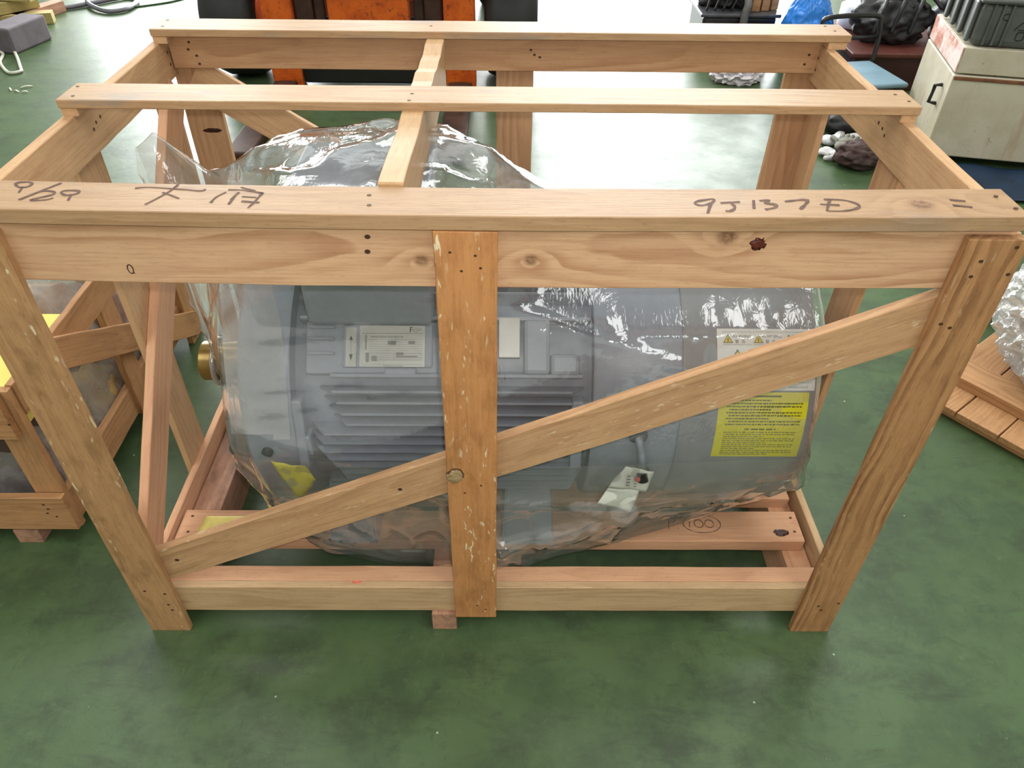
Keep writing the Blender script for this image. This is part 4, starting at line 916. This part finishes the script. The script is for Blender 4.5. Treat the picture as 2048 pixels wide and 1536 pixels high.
glove('work_glove', (2.42, 2.60, .03), 1.0, M_GLOVE2, 'dirty grey work glove draped over the other gloves', .95)
RG = obj('brown_rag', lump_bm(.11, .085, .06, .25, 2.6, 17, 5, -.052), plain('brown_knit', srgb(70, 52, 48), .9, var=.2, scale=40), T(2.43, 2.44, .053), None, smooth=True); tag(RG, 'bunched dark brown knitted rag on the floor by the gloves', 'rag')
o = obj('black_pouch', lump_bm(.12, .10, .06, .2, 2.2, 31, 4, -.05), M_BAG, T(2.50, 2.87, .052), None, smooth=True); tag(o, 'dark pouch on the floor behind the white gloves', 'pouch')

# ------------------------------------------------------------------ things at the back left
o = obj('stone_block', box_bm(.17, .34, .15, .012, 2), plain('dark_stone', srgb(98, 90, 96), .7, var=.15, scale=12), T(-2.32, 4.16, .075, -.22), None); tag(o, 'dark grey block on the floor near the left wire loop', 'block')
SP = [(-2.60, 4.62, 0, .3, .5, W_YEL), (-2.72, 4.45, .0, -.5, .45, W_OLD), (-2.52, 4.80, 0, 1.2, .4, W_BARK), (-2.66, 4.60, .075, .9, .5, W_YEL), (-2.80, 4.72, .075, .1, .5, W_OLD), (-2.62, 4.66, .152, -.15, .42, W_YEL)]
SL = ['pale offcut lowest in the heap at top left', 'brown offcut at the near side of the heap at top left', 'dark offcut standing at the right of the heap at top left', 'pale offcut laid across the heap at top left', 'brown offcut at the back of the heap at top left', 'yellowish offcut topmost in the heap at top left']
for (x, y, z, a, L_, m_), l_ in zip(SP, SL):
    o = obj('wood_offcut', board_me(L_, .09, .07, seed=int(x*100), seg=3), m_, T(x, y, z+.036, a), None); tag(o, l_, 'wood block', 'wood offcuts at top left')
o = obj('machine_foot', box_bm(.5, .7, .40, .02, 2), M_BLACKP, T(-3.12, 5.16, .2, .2), None); tag(o, 'black machine base at the left edge behind the block', 'machine base')
o = obj('hose', tube_bm(cr([(-2.62, 5.05, .02), (-2.45, 4.99, .018), (-2.28, 5.14, .018), (-2.10, 5.32, .018), (-1.98, 5.2, .018), (-1.98, 4.98, .018), (-2.10, 4.92, .018), (-2.30, 5.10, .03), (-2.35, 5.4, .018), (-2.2, 5.9, .018)], 8), .017, 10), plain('grey_hose', srgb(112, 112, 120), .4, var=.1), None, None, smooth=True); tag(o, 'grey hose coiled on the floor at top left', 'hose')
o = obj('thin_cable', tube_bm(cr([(-2.05, 5.05, .006), (-1.9, 5.12, .006), (-1.7, 5.3, .006), (-1.55, 5.7, .006)], 8), .006, 8), plain('green_cable', srgb(60, 96, 60), .5), None, None, smooth=True); tag(o, 'thin green cable leading away from the grey hose', 'cable')
o = obj('wire_loop', tube_bm(cr([(-2.66, 4.28, .05), (-2.50, 4.22, .09), (-2.36, 4.06, .06), (-2.28, 3.98, .012), (-2.12, 3.72, .010), (-2.08, 3.64, .010), (-2.14, 3.62, .010), (-2.28, 3.80, .010), (-2.36, 3.98, .010), (-2.52, 4.02, .012), (-2.8, 4.0, .012)], 8), .009, 8), plain('white_wire', srgb(196, 194, 180), .4, var=.1), None, None, smooth=True); tag(o, 'pale wire loop on the floor in front of the stone block', 'wire')
for k, (x, y, a, L_) in enumerate(((-1.93, 3.40, .5, .06), (-2.0, 3.36, -.9, .05), (-1.95, 3.33, 2.6, .04), (-1.90, 3.32, .2, .03))):
    o = obj('wood_shaving', board_me(L_, .008, .003, bowt=.006, seg=4), plain('shaving', srgb(220, 214, 186), .7), T(x, y, .003, a), None); tag(o, ('longest straight', 'second longest', 'small back lying', 'smallest')[k]+' pale wood shaving on the green floor at the left edge', 'wood shaving', 'wood shavings')
